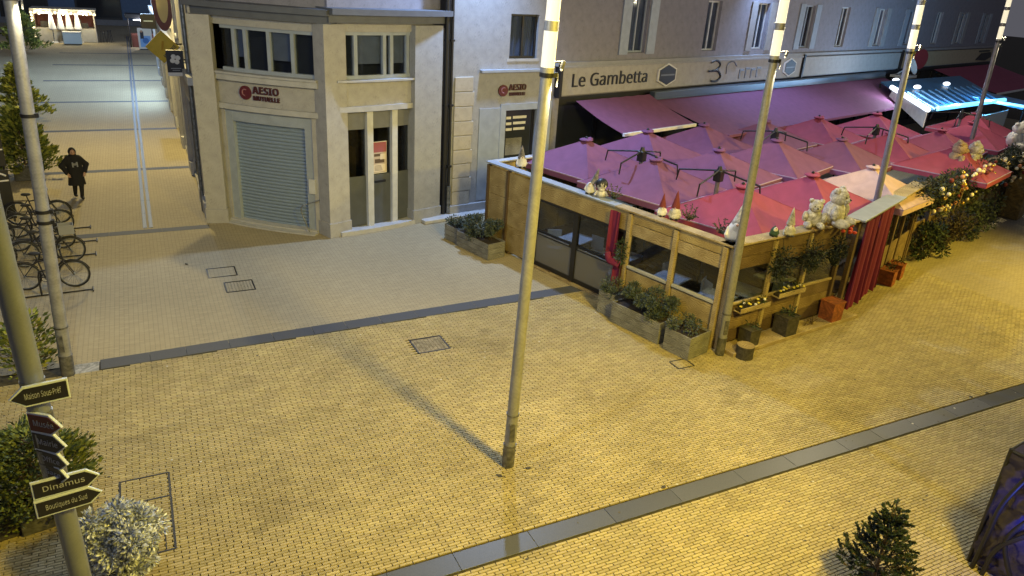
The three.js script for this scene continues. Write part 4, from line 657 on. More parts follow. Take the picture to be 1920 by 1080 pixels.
for (const [px, py, lab] of [[1150, 372, 'spiky dark sprig beside the skull figure'], [1290, 412, 'spiky dark sprig beside the red-hatted gnomes'], [1352, 438, 'green sprig with dry leaves left of the corner gnome']]) { const s = thing('fir_sprig', lab, 'sprig', P3(at(px, py, LEDGE))); part('stem', Array.from({ length: 9 }, (_, i) => bar([0, 0, 0], [Math.cos(i * 2.4) * 0.2, 0.12 + (i % 3) * 0.1, Math.sin(i * 2.4) * 0.2], 0.008, 5)), M.woodDark, s); part('needles', leaves(220, () => { const i = Math.floor(rnd() * 9), t = rnd(); return { p: V3(Math.cos(i * 2.4) * 0.2 * t, (0.12 + (i % 3) * 0.1) * t, Math.sin(i * 2.4) * 0.2 * t) }; }, 0.06, DARK), M.leaf, s, true); }
// plush toys
function plush(label, pos, turn, s, m, o = {}) { const g = thing('plush_toy', label, 'plush toy', pos, turn, 'plush toys along the terrace wall');
  const fuzz = (q) => { const p = q.attributes.position, n = q.attributes.normal; for (let i = 0; i < p.count; i++) { const k = noise.noise(p.getX(i) * 28, p.getY(i) * 28, p.getZ(i) * 28) * 0.018; p.setXYZ(i, p.getX(i) + n.getX(i) * k, p.getY(i) + n.getY(i) * k, p.getZ(i) + n.getZ(i) * k); } q.computeVertexNormals(); return q.scale(s, s, s); };
  const B = (r, x, y, z, a = 1, b = 1, c = 1) => fuzz(sph(r, x, y, z, a, b, c, 24, 18));
  part('body', B(0.24, 0, 0.24, 0, 1, 1.1, 0.9), m, g);
  const h = part('head', [B(0.18, 0, 0.58, 0.04), B(0.085, 0, 0.54, 0.19, 1, 0.85, 0.9)], m, g);
  for (const k of [-1, 1]) { part('ear', o.rabbit ? B(0.07, k * 0.1, 0.82, 0, 0.8, 2.2, 0.6) : B(0.065, k * 0.14, 0.72, 0.02), m, h); part('eye', sph(0.018, k * 0.065, 0.61, 0.2).scale(s, s, s), M.black, h); part('arm', B(0.085, k * 0.25, 0.3, 0.12, 0.9, 1.7, 1), m, g); part('leg', B(0.1, k * 0.17, 0.1, 0.24, 1, 0.95, 1.8), m, g); }
  part('nose', sph(0.026, 0, 0.565, 0.262).scale(s, s, s), M.black, h); return g; }
plush('large cream plush bear sitting upright on the front ledge', P3(at(1558, 420, LEDGE)), 0.35, 1.2, M.plush); plush('smaller cream plush toy slumped left of the large bear', P3(at(1521, 424, LEDGE)), -0.6, 0.88, M.plush);
plush('tan plush bear sitting left of the pair on the garland', P3(at(1785, 318, 2.45)), 0.7, 1.3, M.plushTan); plush('cream plush bear sitting right of the pair on the garland', P3(at(1815, 316, 2.45)), 0.3, 1.25, M.plush);
plush('white plush toy near the right frame edge', P3(at(1897, 275, 2.45)), 0.1, 1.3, M.white); plush('cream plush toy cut by the right frame edge', P3(at(1913, 268, 2.45)), 0.2, 1.35, M.plush);
{ const r = thing('red_flower', 'bunch of red artificial flowers hanging below the large bear', 'flowers', onD(4.05, 2.5, 0.2)); for (let i = 0; i < 12; i++) part('petal', sph(0.055, rr(-.17, .17), rr(-.13, .1), rr(-.03, .1), 1, 0.8, 1, 8, 6), M.orangeRed, r); }
{ const r = thing('dry_leaves', 'yellow dry leaves scattered on the front ledge left of the bears', 'dry leaves', onD(3.2, 2.6, 0)); part('leaves', leaves(90, () => ({ p: V3(rr(-.45, .35), rr(0, 0.05), rr(-.1, .15)) }), 0.12, [[0.4, 0.28, 0.06], [0.3, 0.18, 0.05]]), M.leaf, r, true); }
// garlands on the right wall
{ const G = len2(TF, TH), defs = [[0.6, 1.5, 'garland bush with cream baubles at the end of the timber cap'], [2.3, 1.7, 'thick garland bush with a golden ribbon below the plush pair'], [4.0, 1.5, 'garland bush with copper baubles right of the plush pair'], [6.0, 1.6, 'dark garland bush between the two groups of plush toys'], [8.2, 1.8, 'garland bush with white baubles near the right edge']];
  defs.forEach(([u, w, lab], k) => { const g = thing('garland_bush', lab, 'garland', onG(u, 2.2, 0.25), turnOf(TF, TH), 'garlands along the right wall'); const cl = []; for (let i = 0; i < 26; i++) cl.push([rr(-w, w) * 0.55, rr(-0.55, 0.6) * (k % 2 ? 0.8 : 1), rr(-0.1, 0.28), rr(0.16, 0.3)]); foliage(g, 2600, cl, 0.1, MIX);
    part('branch', Array.from({ length: 8 }, () => bar([rr(-w, w) * 0.4, -0.5, 0], [rr(-w, w) * 0.5, rr(0, 0.5), rr(0, 0.2)], 0.012, 5)), M.woodDark, g);
    for (let i = 0; i < 22; i++) part('bauble', sph(rr(0.04, 0.08), rr(-w, w) * 0.58, rr(-0.45, 0.62), rr(0.22, 0.5), 1, 1, 1, 10, 8), [M.bauble, M.gold, M.bauble, M.baubleCu, M.bauble, M.red][(i + k) % 6], g);
    if (k === 1) part('ribbon', [bx(0.34, 0.4, 0.03, -0.62, 0.25, 0.42, 0.1, 0.2), bx(0.1, 0.6, 0.02, -0.48, -0.15, 0.44, 0, 0.1, -0.15)], M.gold, g); });
  [[1.0, 0.9, 'low green shrub against the right wall below the first garland'], [2.6, 1.0, 'brownish dried shrub at the foot of the right wall'], [4.2, 1.1, 'grey-green fern-like shrub at the foot of the right wall'], [6.2, 1.0, 'pale green shrub near the basketwork pier']].forEach(([u, h, lab], k) => { const b = thing('wall_shrub', lab, 'shrub', onG(u, 0, 0.4), 0, 'shrubs at the foot of the right wall'); foliage(b, 1500, Array.from({ length: 14 }, () => [rr(-.7, .7), rr(0.2, h + 0.3), rr(-.15, .25), rr(0.15, 0.3)]), 0.12, [DARK, [[0.08, 0.06, 0.04], [0.05, 0.04, 0.03]], GREY, GREY][k]); part('stem', Array.from({ length: 6 }, () => bar([rr(-.2, .2), 0, 0], [rr(-.6, .6), h, rr(-.1, .2)], 0.015, 5)), M.woodDark, b); });
  const b = thing('garland_bush', 'low trailing greenery on the ledge above the timber cap end', 'garland', onE(5.1, 2.45, 0.2), 0, 'garlands along the right wall'); foliage(b, 700, [[0, 0, 0, 0.4], [0.4, 0.1, 0, 0.35], [-0.2, -0.5, 0.1, 0.3]], 0.1, MIX); }
// ---------------------------------------------------------------- lamp posts and floodlights
function topAlong(base, px, py) { const r = rayOf(px, py), o = camera.position, h = Math.hypot(r.x, r.z), t = ((base.x - o.x) * r.x + (base.z - o.z) * r.z) / (h * h); return o.clone().addScaledVector(r, t); }
function lampPost(label, base, px, py, o = {}) {
  const p = thing('lamp_post', label, 'lamp post', P3(base, 0), 0, 'metal lamp posts'), q = topAlong(base, px, py), d = V3(q.x - base.x, q.y, q.z - base.z).divideScalar(q.y), H = o.H || 8.6, ring = o.ring || 6.5, r0 = o.r0 || 0.095, r1 = o.r1 || 0.078;
  const P = h => [d.x * h, h, d.z * h], R = h => r0 + (r1 - r0) * h / H;
  part('shaft', [bar(P(0), P(ring), r0, 28, R(ring))], M.pole, p); part('base_sleeve', [bar(P(0), P(0.42), r0 + 0.008, 28), bar(P(0.42), P(0.44), r0 + 0.014, 28)], M.poleFoot, p); part('access_door', bx(0.09, 0.34, 0.02, P(0.72)[0] - 0.03, 0.72, P(0.72)[2] + r0 + 0.0, 0, -0.25), M.poleFoot, p); part('pole_band', bar(P(1.02), P(1.05), r0 + 0.01, 28), M.poleFoot, p);
  for (const h of o.rings || [ring - 0.03]) part('ring_clamp', [bar(P(h), P(h + 0.06), R(h) + 0.018, 24), bx(0.06, 0.07, 0.1, P(h)[0] + R(h) + 0.02, h + 0.03, P(h)[2] + 0.02)], M.blackMetal, p);
  part('bracket', [tube([P(ring), [P(ring)[0] + 0.14, ring + 0.02, P(ring)[2] + 0.03], [P(ring)[0] + 0.15, ring - 0.16, P(ring)[2] + 0.03]], 0.016, 16), bar([P(ring)[0], ring + 0.16, P(ring)[2]], [P(ring)[0] + 0.16, ring + 0.19, P(ring)[2] + 0.14], 0.014, 6)], M.poleFoot, p);
  { const q2 = [P(ring)[0] + 0.15, ring + 0.1, P(ring)[2] + 0.13]; part('spot_lamp', [bar([q2[0], q2[1], q2[2]], [q2[0] + 0.02, q2[1] + 0.1, q2[2] + 0.02], 0.03, 12)], M.poleFoot, p); part('spot_lens', [sph(0.02, q2[0], q2[1] - 0.015, q2[2])], M.lampGlow, p); const l = new THREE.SpotLight(WARM, o.spot ?? 26, 0, 0.5, 0.6, 2); l.position.set(q2[0], q2[1] - 0.06, q2[2]); l.target.position.set(P(ring - 2.2)[0], ring - 2.2, P(ring - 2.2)[2]); l.castShadow = true; l.shadow.radius = 1.5; p.add(l, l.target); }
  let h = ring + 0.1; part('collar', bar(P(ring), P(h), R(ring) + 0.014, 20), M.pole, p);
  for (let k = 0; k < 3; k++) { const l = part('lantern', bar(P(h), P(h + 0.47), R(h) + 0.012, 20), M.lampGlow, p); part('lantern_cap', bar(P(h + 0.47), P(h + 0.6), R(h) + 0.018, 20), M.pole, l); const L0 = new THREE.PointLight(o.col || WARM, o.cd ?? 5, 0, 2); const c = P(h + 0.235); L0.position.set(c[0], c[1], c[2]); L0.castShadow = true; L0.shadow.radius = 4; p.add(L0); h += 0.6; }
  part('top_shaft', bar(P(h), P(H), R(h), 16, 0.03), M.poleFoot, p); return p; }
lampPost('tall metal lamp post standing alone in the middle of the paving', at(952, 872), 1025, 140, { r0: 0.098, cd: 9 });
lampPost('metal lamp post at the front corner of the wooden terrace', at(1349, 664), 1453, 100, { cd: 17 });
lampPost('metal lamp post behind the grey metal cap of the terrace', at(1652, 368, 2.6), 1707, 95, { cd: 24 });
lampPost('metal lamp post behind the garland bushes at the right', at(1826, 262, 2.6), 1867, 95, { cd: 30 });
lampPost('grey lamp post at the left with two clamp rings, beside the bicycles', at(128, 702), 38, 120, { r0: 0.115, r1: 0.1, ring: 6.9, rings: [3.1, 3.3, 5.0, 6.87], cd: 15, col: L(0.86, 0.93, 1) });
{ // flood lamp on the house front above the terrace
  const f = thing('wall_floodlight', 'cool white floodlight high on the house front above the terrace', 'floodlight', [10.7, 10.4, -22.0], 0.2); part('housing', rb(0.6, 0.4, 0.2, 0, 0, 0, 0.03), M.blackMetal, f); part('bracket', [bar([0, 0, -0.1], [0, 0.2, -0.75], 0.04)], M.blackMetal, f); part('lens', rb(0.52, 0.32, 0.04, 0, 0, 0.1, 0.01), M.coolGlow, f);
  const s = new THREE.SpotLight(COOL, 380, 0, 1.42, 0.35, 2); s.position.set(0, -0.02, 0.35); s.target.position.set(-2.5, -10.4, 11); s.castShadow = true; s.shadow.radius = 9; f.add(s, s.target); f.rotation.y = 0;
}
{ // second cool floodlight further along the house row
  const q = onF(13, 10, 0.7), f = thing('wall_floodlight', 'cool white floodlight high on the house row above the long awning', 'floodlight', q, FT); part('housing', rb(0.6, 0.4, 0.2, 0, 0, 0, 0.03), M.blackMetal, f); part('bracket', [bar([0, 0, -0.1], [0, 0.2, -0.7], 0.04)], M.blackMetal, f); part('lens', rb(0.52, 0.04, 0.16, 0, -0.21, 0, 0.01), M.coolGlow, f);
  const s = new THREE.SpotLight(COOL, 190, 0, 0.98, 0.6, 2); s.position.set(0, -0.3, 0.05); s.target.position.set(0, -8, 2.6); s.castShadow = true; s.shadow.radius = 8; f.add(s, s.target);
}
{ // sodium flood on a mast behind and right of the viewpoint
  const f = thing('flood_mast', 'mast with yellow sodium floodlight on the near side of the square', 'floodlight', [7.5, 0, -0.6], 0); part('shaft', cy(0.12, 0.08, 9.8, 0, 0, 0, 16), M.pole, f); part('housing', rb(0.8, 0.5, 0.3, 0, 9.9, 0, 0.04), M.blackMetal, f); part('lens', rb(0.7, 0.4, 0.04, 0, 9.9, -0.16, 0.01), M.sodiumGlow, f);
  const s = new THREE.SpotLight(SODIUM, 860, 0, 1.0, 1, 2); s.position.set(0, 9.85, -0.45); s.target.position.set(-3.4, 0, -9); s.castShadow = true; s.shadow.radius = 32; f.add(s, s.target);
}
{ // second sodium lamp, unseen, added to brighten the right-hand street
  const f = thing('flood_mast', 'added unseen mast with yellow sodium floodlight across the right-hand street', 'floodlight', [27, 0, -3.5], 0); part('shaft', cy(0.12, 0.08, 8.8, 0, 0, 0, 16), M.pole, f); part('housing', rb(0.8, 0.5, 0.3, 0, 8.9, 0, 0.04), M.blackMetal, f); part('lens', rb(0.7, 0.4, 0.04, 0, 8.9, -0.16, 0.01), M.sodiumGlow, f);
  const s = new THREE.SpotLight(SODIUM, 880, 0, 0.7, 0.7, 2); s.position.set(0, 8.85, -0.45); s.target.position.set(-6.5, 0, -9); s.castShadow = true; s.shadow.radius = 30; f.add(s, s.target);
}
for (const [z, lab, col, cd] of [[-34, 'added unseen lantern on the street side of the corner building', L(1, 0.8, 0.34), 260], [-56, 'added unseen cool lantern further up the street fronts', L(0.48, 0.68, 1), 430]]) { // unseen lanterns added to brighten the street
  const f = thing('added_lantern', lab, 'lantern', [1.45, 8.2, z], 0, 'added street lanterns'); part('arm', [bar([0.1, 0, 0], [-0.9, 0.15, 0], 0.03)], M.blackMetal, f); part('cap', lathe([[0, 0.15], [0.2, 0.05], [0.22, 0]], 16).translate(-0.9, 0.1, 0), M.blackMetal, f); part('lantern', sph(0.16, -0.9, 0, 0, 1, 1.2, 1), M.bulb, f);
  const l = new THREE.PointLight(col, cd, 0, 2); l.position.set(-0.9, 0, 0); l.castShadow = true; l.shadow.radius = 5; f.add(l);
}
// ---------------------------------------------------------------- signpost in the left foreground
{ const z = -7.15, b = atZ(150, 1075, z), t = atZ(22, 560, z), sp = thing('direction_signpost', 'grey signpost with black and red arrow boards in the left foreground', 'signpost', [b.x, 0, z]);
  const lean = (t.x - b.x) / (t.y - b.y), X = y => (y - b.y) * lean;
  part('shaft', [bar([X(0), 0, 0], [X(8.2), 8.2, 0], 0.098, 28)], M.polePaint, sp); part('lantern', bar([X(8.2), 8.2, 0], [X(8.65), 8.65, 0], 0.11, 20), M.whiteGlow, sp); { const l = new THREE.PointLight(L(0.78, 0.89, 1), 80, 0, 2); l.position.set(X(8.4), 8.42, 0); l.castShadow = true; l.shadow.radius = 5; sp.add(l); }
  const fs = (px, py, w, h, dir, ry, str, red, dz) => {
    const c = atZ(px, py, z + dz), g = new THREE.Matrix4().makeRotationY(ry).setPosition(c.x - b.x, c.y, dz);
    const a = h * 0.55, pts = dir > 0 ? [[-w / 2, -h / 2], [w / 2 - a, -h / 2], [w / 2, 0], [w / 2 - a, h / 2], [-w / 2, h / 2]] : [[w / 2, -h / 2], [w / 2, h / 2], [-w / 2 + a, h / 2], [-w / 2, 0], [-w / 2 + a, -h / 2]];
    const s = part('arrow_board', prism(pts, 0.03, 0.004).applyMatrix4(g), M.signWhite, sp); if (red) s.userData.label = 'dark red arrow board';
    part('board_face', prism(pts.map(([x, y]) => [x * 0.955, y * 0.84]), 0.006).translate(0, 0, 0.017).applyMatrix4(g), red ? M.signBrown : M.signBlack, s);
    const tg = text(str, h * 0.3, 0.003, w * 0.62, fontR).translate(-w * 0.36 + (dir < 0 ? w * 0.1 : 0), -h * 0.12, 0.0205).applyMatrix4(g); part('lettering', tg, M.signText, s);
    part('clamp', bar([X(c.y), c.y - h * 0.35, 0], [X(c.y), c.y + h * 0.35, 0], 0.106, 20), M.zinc, s);
  };
  fs(74, 738, 0.46, 0.2, -1, 0.15, 'Maison Sous-Préf', false, 0.17);
  fs(86, 795, 0.34, 0.21, 1, -0.65, 'Musée', true, 0.15); fs(94, 830, 0.36, 0.21, 1, -0.7, 'Mairie', false, 0.15); fs(100, 862, 0.36, 0.19, 1, -0.78, 'Office', false, 0.15); fs(104, 886, 0.34, 0.17, 1, -0.85, 'Gare', false, 0.15);
  fs(124, 905, 0.56, 0.19, 1, 0.12, 'Dinamus', false, 0.19); fs(130, 938, 0.56, 0.19, 1, 0.16, 'Boutiques du Sud', false, 0.2);
}
// ---------------------------------------------------------------- bicycles
function makeBike() { const b = thing('bicycle', '', 'bicycle', [0, 0, 0], 0, 'bicycles in the rack'), R = 0.335;
  for (const x of [-0.52, 0.52]) { const w = part('wheel', new THREE.TorusGeometry(R, 0.022, 8, 36).translate(x, R + 0.02, 0), M.rubber, b); part('rim', new THREE.TorusGeometry(R - 0.03, 0.01, 6, 32).translate(x, R + 0.02, 0), M.zinc, w); part('spokes', Array.from({ length: 14 }, (_, i) => bar([x, R + 0.02, 0], [x + Math.cos(i * PI / 7) * (R - 0.03), R + 0.02 + Math.sin(i * PI / 7) * (R - 0.03), 0], 0.0025, 4)), M.zinc, w); part('hub', new THREE.CylinderGeometry(0.025, 0.025, 0.1, 10).rotateX(PI / 2).translate(x, R + 0.02, 0), M.zinc, w); part('mudguard', new THREE.TorusGeometry(R + 0.035, 0.012, 5, 20, 2.2).rotateZ(x > 0 ? 0.3 : 0.6).translate(x, R + 0.02, 0), M.blackMetal, b); }
  part('frame', [bar([-0.52, 0.36, 0], [-0.1, 0.3, 0], 0.014), bar([-0.52, 0.36, 0], [-0.2, 0.78, 0], 0.013), bar([-0.1, 0.3, 0], [-0.22, 0.85, 0], 0.018), bar([-0.1, 0.3, 0], [0.34, 0.72, 0], 0.02), bar([-0.2, 0.72, 0], [0.34, 0.82, 0], 0.018), bar([0.34, 0.68, 0], [0.31, 0.9, 0], 0.02), bar([0.34, 0.7, 0.04], [0.52, 0.36, 0.05], 0.013), bar([0.34, 0.7, -0.04], [0.52, 0.36, -0.05], 0.013)], M.bikePaint, b);
  part('saddle', [sph(0.11, -0.24, 0.93, 0, 1.2, 0.4, 0.75), bar([-0.22, 0.83, 0], [-0.23, 0.92, 0], 0.013)], M.rubber, b); part('handlebar', [bar([0.31, 0.88, 0], [0.29, 1.02, 0], 0.014), tube([[0.16, 1.04, -0.28], [0.3, 1.05, -0.16], [0.32, 1.03, 0], [0.3, 1.05, 0.16], [0.16, 1.04, 0.28]], 0.013, 20)], M.blackMetal, b);
  part('pedal', [new THREE.TorusGeometry(0.09, 0.008, 5, 20).translate(-0.1, 0.3, 0.05), bar([-0.1, 0.3, 0.06], [0.02, 0.18, 0.07], 0.01), bx(0.09, 0.02, 0.08, 0.02, 0.18, 0.12), bar([-0.1, 0.3, -0.06], [-0.22, 0.42, -0.07], 0.01), bx(0.09, 0.02, 0.08, -0.22, 0.42, -0.12)], M.blackMetal, b);
  part('rack', [bar([-0.24, 0.74, 0.05], [-0.66, 0.74, 0.05], 0.008), bar([-0.24, 0.74, -0.05], [-0.66, 0.74, -0.05], 0.008), bar([-0.62, 0.74, 0.05], [-0.52, 0.37, 0.05], 0.008)], M.blackMetal, b);
  return b; }
{ const bk = makeBike(), spots = [[-2.46, -19.62, -0.1, 'black bicycle nearest the signpost, front wheel towards the square'], [-2.62, -21.35, 0.1, 'second black bicycle of the rack, carrying a grey basket'], [-2.9, -22.6, -0.06, 'third black bicycle in the rack, by the lamp post'], [-3.0, -23.9, 0.12, 'fourth black bicycle in the rack, half behind the lamp post'], [-3.1, -25.0, -0.08, 'furthest black bicycle of the rack, nearest the walking person'], [-4.15, -21.2, 0.2, 'black bicycle at the left edge behind the other bicycles'], [-4.4, -23.2, 0.1, 'black bicycle at the left edge below the black banner']];
  spots.forEach(([x, z, t, l], i) => { if (!i) { bk.position.set(x, 0, z); bk.rotation.y = t; bk.userData.label = l; } else { const c = copy(bk, [x, 0, z], t, l); if (i === 1) part('basket', [bx(0.34, 0.02, 0.28, 0.5, 0.82, 0), bx(0.34, 0.24, 0.015, 0.5, 0.94, 0.14), bx(0.34, 0.24, 0.015, 0.5, 0.94, -0.14), bx(0.015, 0.24, 0.28, 0.67, 0.94, 0), bx(0.015, 0.24, 0.28, 0.33, 0.94, 0)], M.grey, c); } });
  [[-1.75, -19.25, 'steel ground rail of the bicycle rack nearest the square'], [-1.75, -21.85, 'second steel ground rail of the bicycle rack'], [-1.75, -23.0, 'third steel ground rail of the bicycle rack'], [-1.95, -24.3, 'furthest steel ground rail of the bicycle rack']].forEach(([x, z, l]) => { const r = thing('bicycle_stand', l, 'bicycle stand', [x, 0, z], 0.05, 'bicycle stands'); part('rail', [bx(1.5, 0.025, 0.03, -0.55, 0.0145, 0)], M.blackMetal, r); part('hoop', [bar([-0.9, 0.02, 0], [-0.9, 0.5, 0], 0.02), tube([[-0.9, 0.5, 0], [-0.85, 0.62, 0], [-0.7, 0.62, 0], [-0.65, 0.5, 0]], 0.02, 12), bar([-0.65, 0.5, 0], [-0.65, 0.02, 0], 0.02), bar([0.18, 0.02, -0.15], [0.18, 0.02, 0.15], 0.016)], M.blackMetal, r); }); }
// ---------------------------------------------------------------- walking person
function sdfMesh(fn, c, half, res) { const mc = new MarchingCubes(res, new THREE.MeshBasicMaterial(), false, false, 200000); const s = mc.size; mc.isolation = 0;
  for (let k = 0; k < s; k++) for (let j = 0; j < s; j++) for (let i = 0; i < s; i++) { const x = c[0] + ((i - s / 2) / (s / 2)) * half, y = c[1] + ((j - s / 2) / (s / 2)) * half, z = c[2] + ((k - s / 2) / (s / 2)) * half; mc.field[i + j * s + k * s * s] = -fn(x, y, z); }
  mc.update(); const n = mc.count, g = new THREE.BufferGeometry(), p = new Float32Array(mc.positionArray.slice(0, n * 3)), m = new Float32Array(mc.normalArray.slice(0, n * 3));
  for (let i = 0; i < n; i++) { p[3 * i] = c[0] + p[3 * i] * half; p[3 * i + 1] = c[1] + p[3 * i + 1] * half; p[3 * i + 2] = c[2] + p[3 * i + 2] * half; const l = Math.hypot(m[3 * i], m[3 * i + 1], m[3 * i + 2]) || 1; for (let q = 0; q < 3; q++) m[3 * i + q] /= l; }
  g.setAttribute('position', new THREE.BufferAttribute(p, 3)); g.setAttribute('normal', new THREE.BufferAttribute(m, 3)); return g; }
const capd = (a, b, ra, rb2) => (x, y, z) => { const dx = b[0] - a[0], dy = b[1] - a[1], dz = b[2] - a[2]; let t = ((x - a[0]) * dx + (y - a[1]) * dy + (z - a[2]) * dz) / (dx * dx + dy * dy + dz * dz); t = Math.max(0, Math.min(1, t)); return Math.hypot(x - a[0] - dx * t, y - a[1] - dy * t, z - a[2] - dz * t) - (ra + (rb2 - ra) * t); };
const elld = (c, r) => (x, y, z) => { const q = Math.hypot((x - c[0]) / r[0], (y - c[1]) / r[1], (z - c[2]) / r[2]); return (q - 1) * Math.min(...r); };
const union = (k, ...fs) => (x, y, z) => { let d = 1e3; for (const f of fs) { const e = f(x, y, z), h = Math.max(0, Math.min(1, 0.5 + 0.5 * (d - e) / k)); d = d * (1 - h) + e * h - k * h * (1 - h); } return d; };
{ const p = thing('person', 'person in a long black coat and hood walking up the street', 'person', P3(at(150, 373)), 0.25);
  const J = { hipL: [0.09, 0.88, 0], hipR: [-0.09, 0.88, 0], kneeL: [0.10, 0.48, 0.07], kneeR: [-0.07, 0.49, -0.02], ankL: [0.08, 0.1, 0.02], ankR: [-0.06, 0.14, -0.26], shL: [0.17, 1.38, 0], shR: [-0.17, 1.38, 0], elL: [0.36, 1.14, -0.04], elR: [-0.36, 1.14, -0.04], wrL: [0.27, 0.94, 0.12], wrR: [-0.27, 0.94, 0.12] };
  const limbs = (e) => [capd(J.hipL, J.kneeL, 0.085 + e, 0.06 + e), capd(J.kneeL, J.ankL, 0.06 + e, 0.042 + e), capd(J.hipR, J.kneeR, 0.085 + e, 0.06 + e), capd(J.kneeR, J.ankR, 0.06 + e, 0.042 + e)];
  const arms = (e) => [capd(J.shL, J.elL, 0.058 + e, 0.045 + e), capd(J.elL, J.wrL, 0.045 + e, 0.032 + e), capd(J.shR, J.elR, 0.058 + e, 0.045 + e), capd(J.elR, J.wrR, 0.045 + e, 0.032 + e)];
  const torso = (e) => [elld([0, 1.22, 0], [0.18 + e, 0.24 + e, 0.12 + e]), elld([0, 0.98, 0], [0.16 + e, 0.16 + e, 0.12 + e]), capd([0, 1.38, 0], [0, 1.5, 0.02], 0.06 + e, 0.055 + e)];
  const head = [elld([0, 1.585, 0.03], [0.078, 0.112, 0.095]), elld([0, 1.58, 0.122], [0.014, 0.022, 0.02]), elld([0.08, 1.58, 0.03], [0.014, 0.03, 0.02]), elld([-0.08, 1.58, 0.03], [0.014, 0.03, 0.02])];
  const hand = (s) => { const w = s > 0 ? J.wrL : J.wrR, f = [elld([w[0] - s * 0.03, w[1] - 0.05, w[2] + 0.03], [0.03, 0.05, 0.022])]; for (let i = 0; i < 4; i++) { const o = (i - 1.5) * 0.018; f.push(capd([w[0] - s * 0.04 + o, w[1] - 0.085, w[2] + 0.04], [w[0] - s * 0.055 + o, w[1] - 0.125 - (i === 1 || i === 2 ? 0.014 : 0), w[2] + 0.055], 0.009, 0.008), capd([w[0] - s * 0.055 + o, w[1] - 0.125, w[2] + 0.055], [w[0] - s * 0.065 + o, w[1] - 0.15, w[2] + 0.035], 0.008, 0.007)); } f.push(capd([w[0] - s * 0.05, w[1] - 0.03, w[2] + 0.05], [w[0] - s * 0.085, w[1] - 0.075, w[2] + 0.07], 0.01, 0.008)); return union(0.008, ...f); };
  const body = [sdfMesh(union(0.05, ...torso(0), ...arms(0), ...limbs(0), ...head), [0, 0.85, 0], 0.9, 96), sdfMesh(hand(1), [J.wrL[0] - 0.04, J.wrL[1] - 0.07, J.wrL[2] + 0.03], 0.14, 64), sdfMesh(hand(-1), [J.wrR[0] + 0.04, J.wrR[1] - 0.07, J.wrR[2] + 0.03], 0.14, 64)];
  part('body', body, M.skin, p);
  const coat = union(0.07, ...torso(0.035), ...arms(0.028), (x, y, z) => { const t = Math.max(0, Math.min(1, (1.1 - y) / 0.62)); const rx = 0.19 + 0.07 * t, rz = 0.15 + 0.09 * t, q = Math.hypot(x / rx, (z + 0.02 * t) / rz); return Math.max((q - 1) * Math.min(rx, rz), y - 1.15, 0.5 - y); });
  part('coat', sdfMesh((x, y, z) => coat(x, y, z) + 0.006 * Math.sin(x * 38 + y * 4) * (y < 0.95 ? 1 : 0.3), [0, 0.95, 0], 0.62, 84), M.coat, p);
  part('trousers', sdfMesh(union(0.03, ...limbs(0.014)), [0, 0.5, -0.08], 0.55, 64), M.coat, p);
  for (const s of [1, -1]) { const a = s > 0 ? J.ankL : J.ankR; part('shoe', sdfMesh(union(0.03, elld([a[0], a[1] - 0.05, a[2] + 0.06], [0.05, 0.05, 0.13]), capd([a[0], a[1] - 0.02, a[2]], [a[0], a[1] + 0.08, a[2]], 0.055, 0.055)), [a[0], a[1], a[2] + 0.05], 0.22, 32), M.rubber, p); }
  part('hood', sdfMesh((x, y, z) => Math.max(union(0.04, elld([0, 1.6, -0.005], [0.115, 0.14, 0.115]), elld([0, 1.46, -0.03], [0.13, 0.07, 0.12]))(x, y, z), -elld([0, 1.58, 0.12], [0.075, 0.11, 0.10])(x, y, z)), [0, 1.55, 0], 0.25, 48), M.coat, p);
  for (const k of [-1, 1]) part('eye', sph(0.011, k * 0.032, 1.6, 0.118), M.black, p); part('mouth', bx(0.045, 0.008, 0.008, 0, 1.53, 0.116), M.red, p);
  part('shirt_print', [bx(0.17, 0.16, 0.012, 0, 1.2, 0.152, -0.12)], M.grey, p); part('shirt_mark', [bx(0.09, 0.07, 0.006, 0.01, 1.21, 0.161, -0.12)], M.greyDark, p);
}
// ---------------------------------------------------------------- trees and shrubs
function conifer(label, pos, h, r, n, tones, o = {}) { const t = thing(o.name || 'conifer', label, o.cat || 'conifer', pos, 0, o.group);
  part('trunk', [bar([0, 0, 0], [0.03, h * 0.9, 0.02], 0.05 * h / 2.4, 8, 0.012)], M.woodDark, t); const limbs = [];
  for (let i = 0; i < 60; i++) { const k = i / 60, y = h * (0.1 + 0.86 * k), rad = r * (o.round ? Math.sqrt(Math.max(0.05, 1 - Math.pow(2 * k - 0.85, 2) * 0.75)) : 1.08 - k) * rr(0.75, 1.15), a = i * 2.4; limbs.push({ a: V3(0, y, 0), b: V3(Math.cos(a) * rad, y + rad * rr(0.05, 0.4), Math.sin(a) * rad) }); }
  part('limbs', limbs.map(l => bar(l.a.toArray(), l.b.toArray(), 0.012, 4, 0.004)), M.woodDark, t);
  part('crown', leaves(n, () => { const l = limbs[Math.floor(rnd() * limbs.length)], k = 0.2 + 0.85 * Math.sqrt(rnd()), p = l.a.clone().lerp(l.b, k); p.add(inBall().multiplyScalar(0.1 + 0.06 * r)); return { p, d: l.b.clone().sub(l.a).normalize().add(V3(0, 0.4, 0)) }; }, o.leaf || 0.13, tones), M.leaf, t, true);
  if (o.pot) part('pot', [rb(o.pot, 0.5, o.pot, 0, 0.25, 0, 0.03)], M.zincDull, t); return t; }
conifer('yellow-green conifer beside the walking person', P3(at(52, 335), 0), 2.5, 1.05, 5200, LIME, { leaf: 0.17, group: 'potted trees along the street', pot: 0.7 });
conifer('yellow-green conifer further up the street left of the gutter', P3(at(46, 232), 0), 2.7, 1.0, 3600, LIME, { leaf: 0.18, group: 'potted trees along the street', pot: 0.7 });
conifer('small conifer at the far left near the market hut', P3(at(48, 105), 0), 3.4, 1.4, 2600, LIME, { leaf: 0.24, group: 'potted trees along the street' });
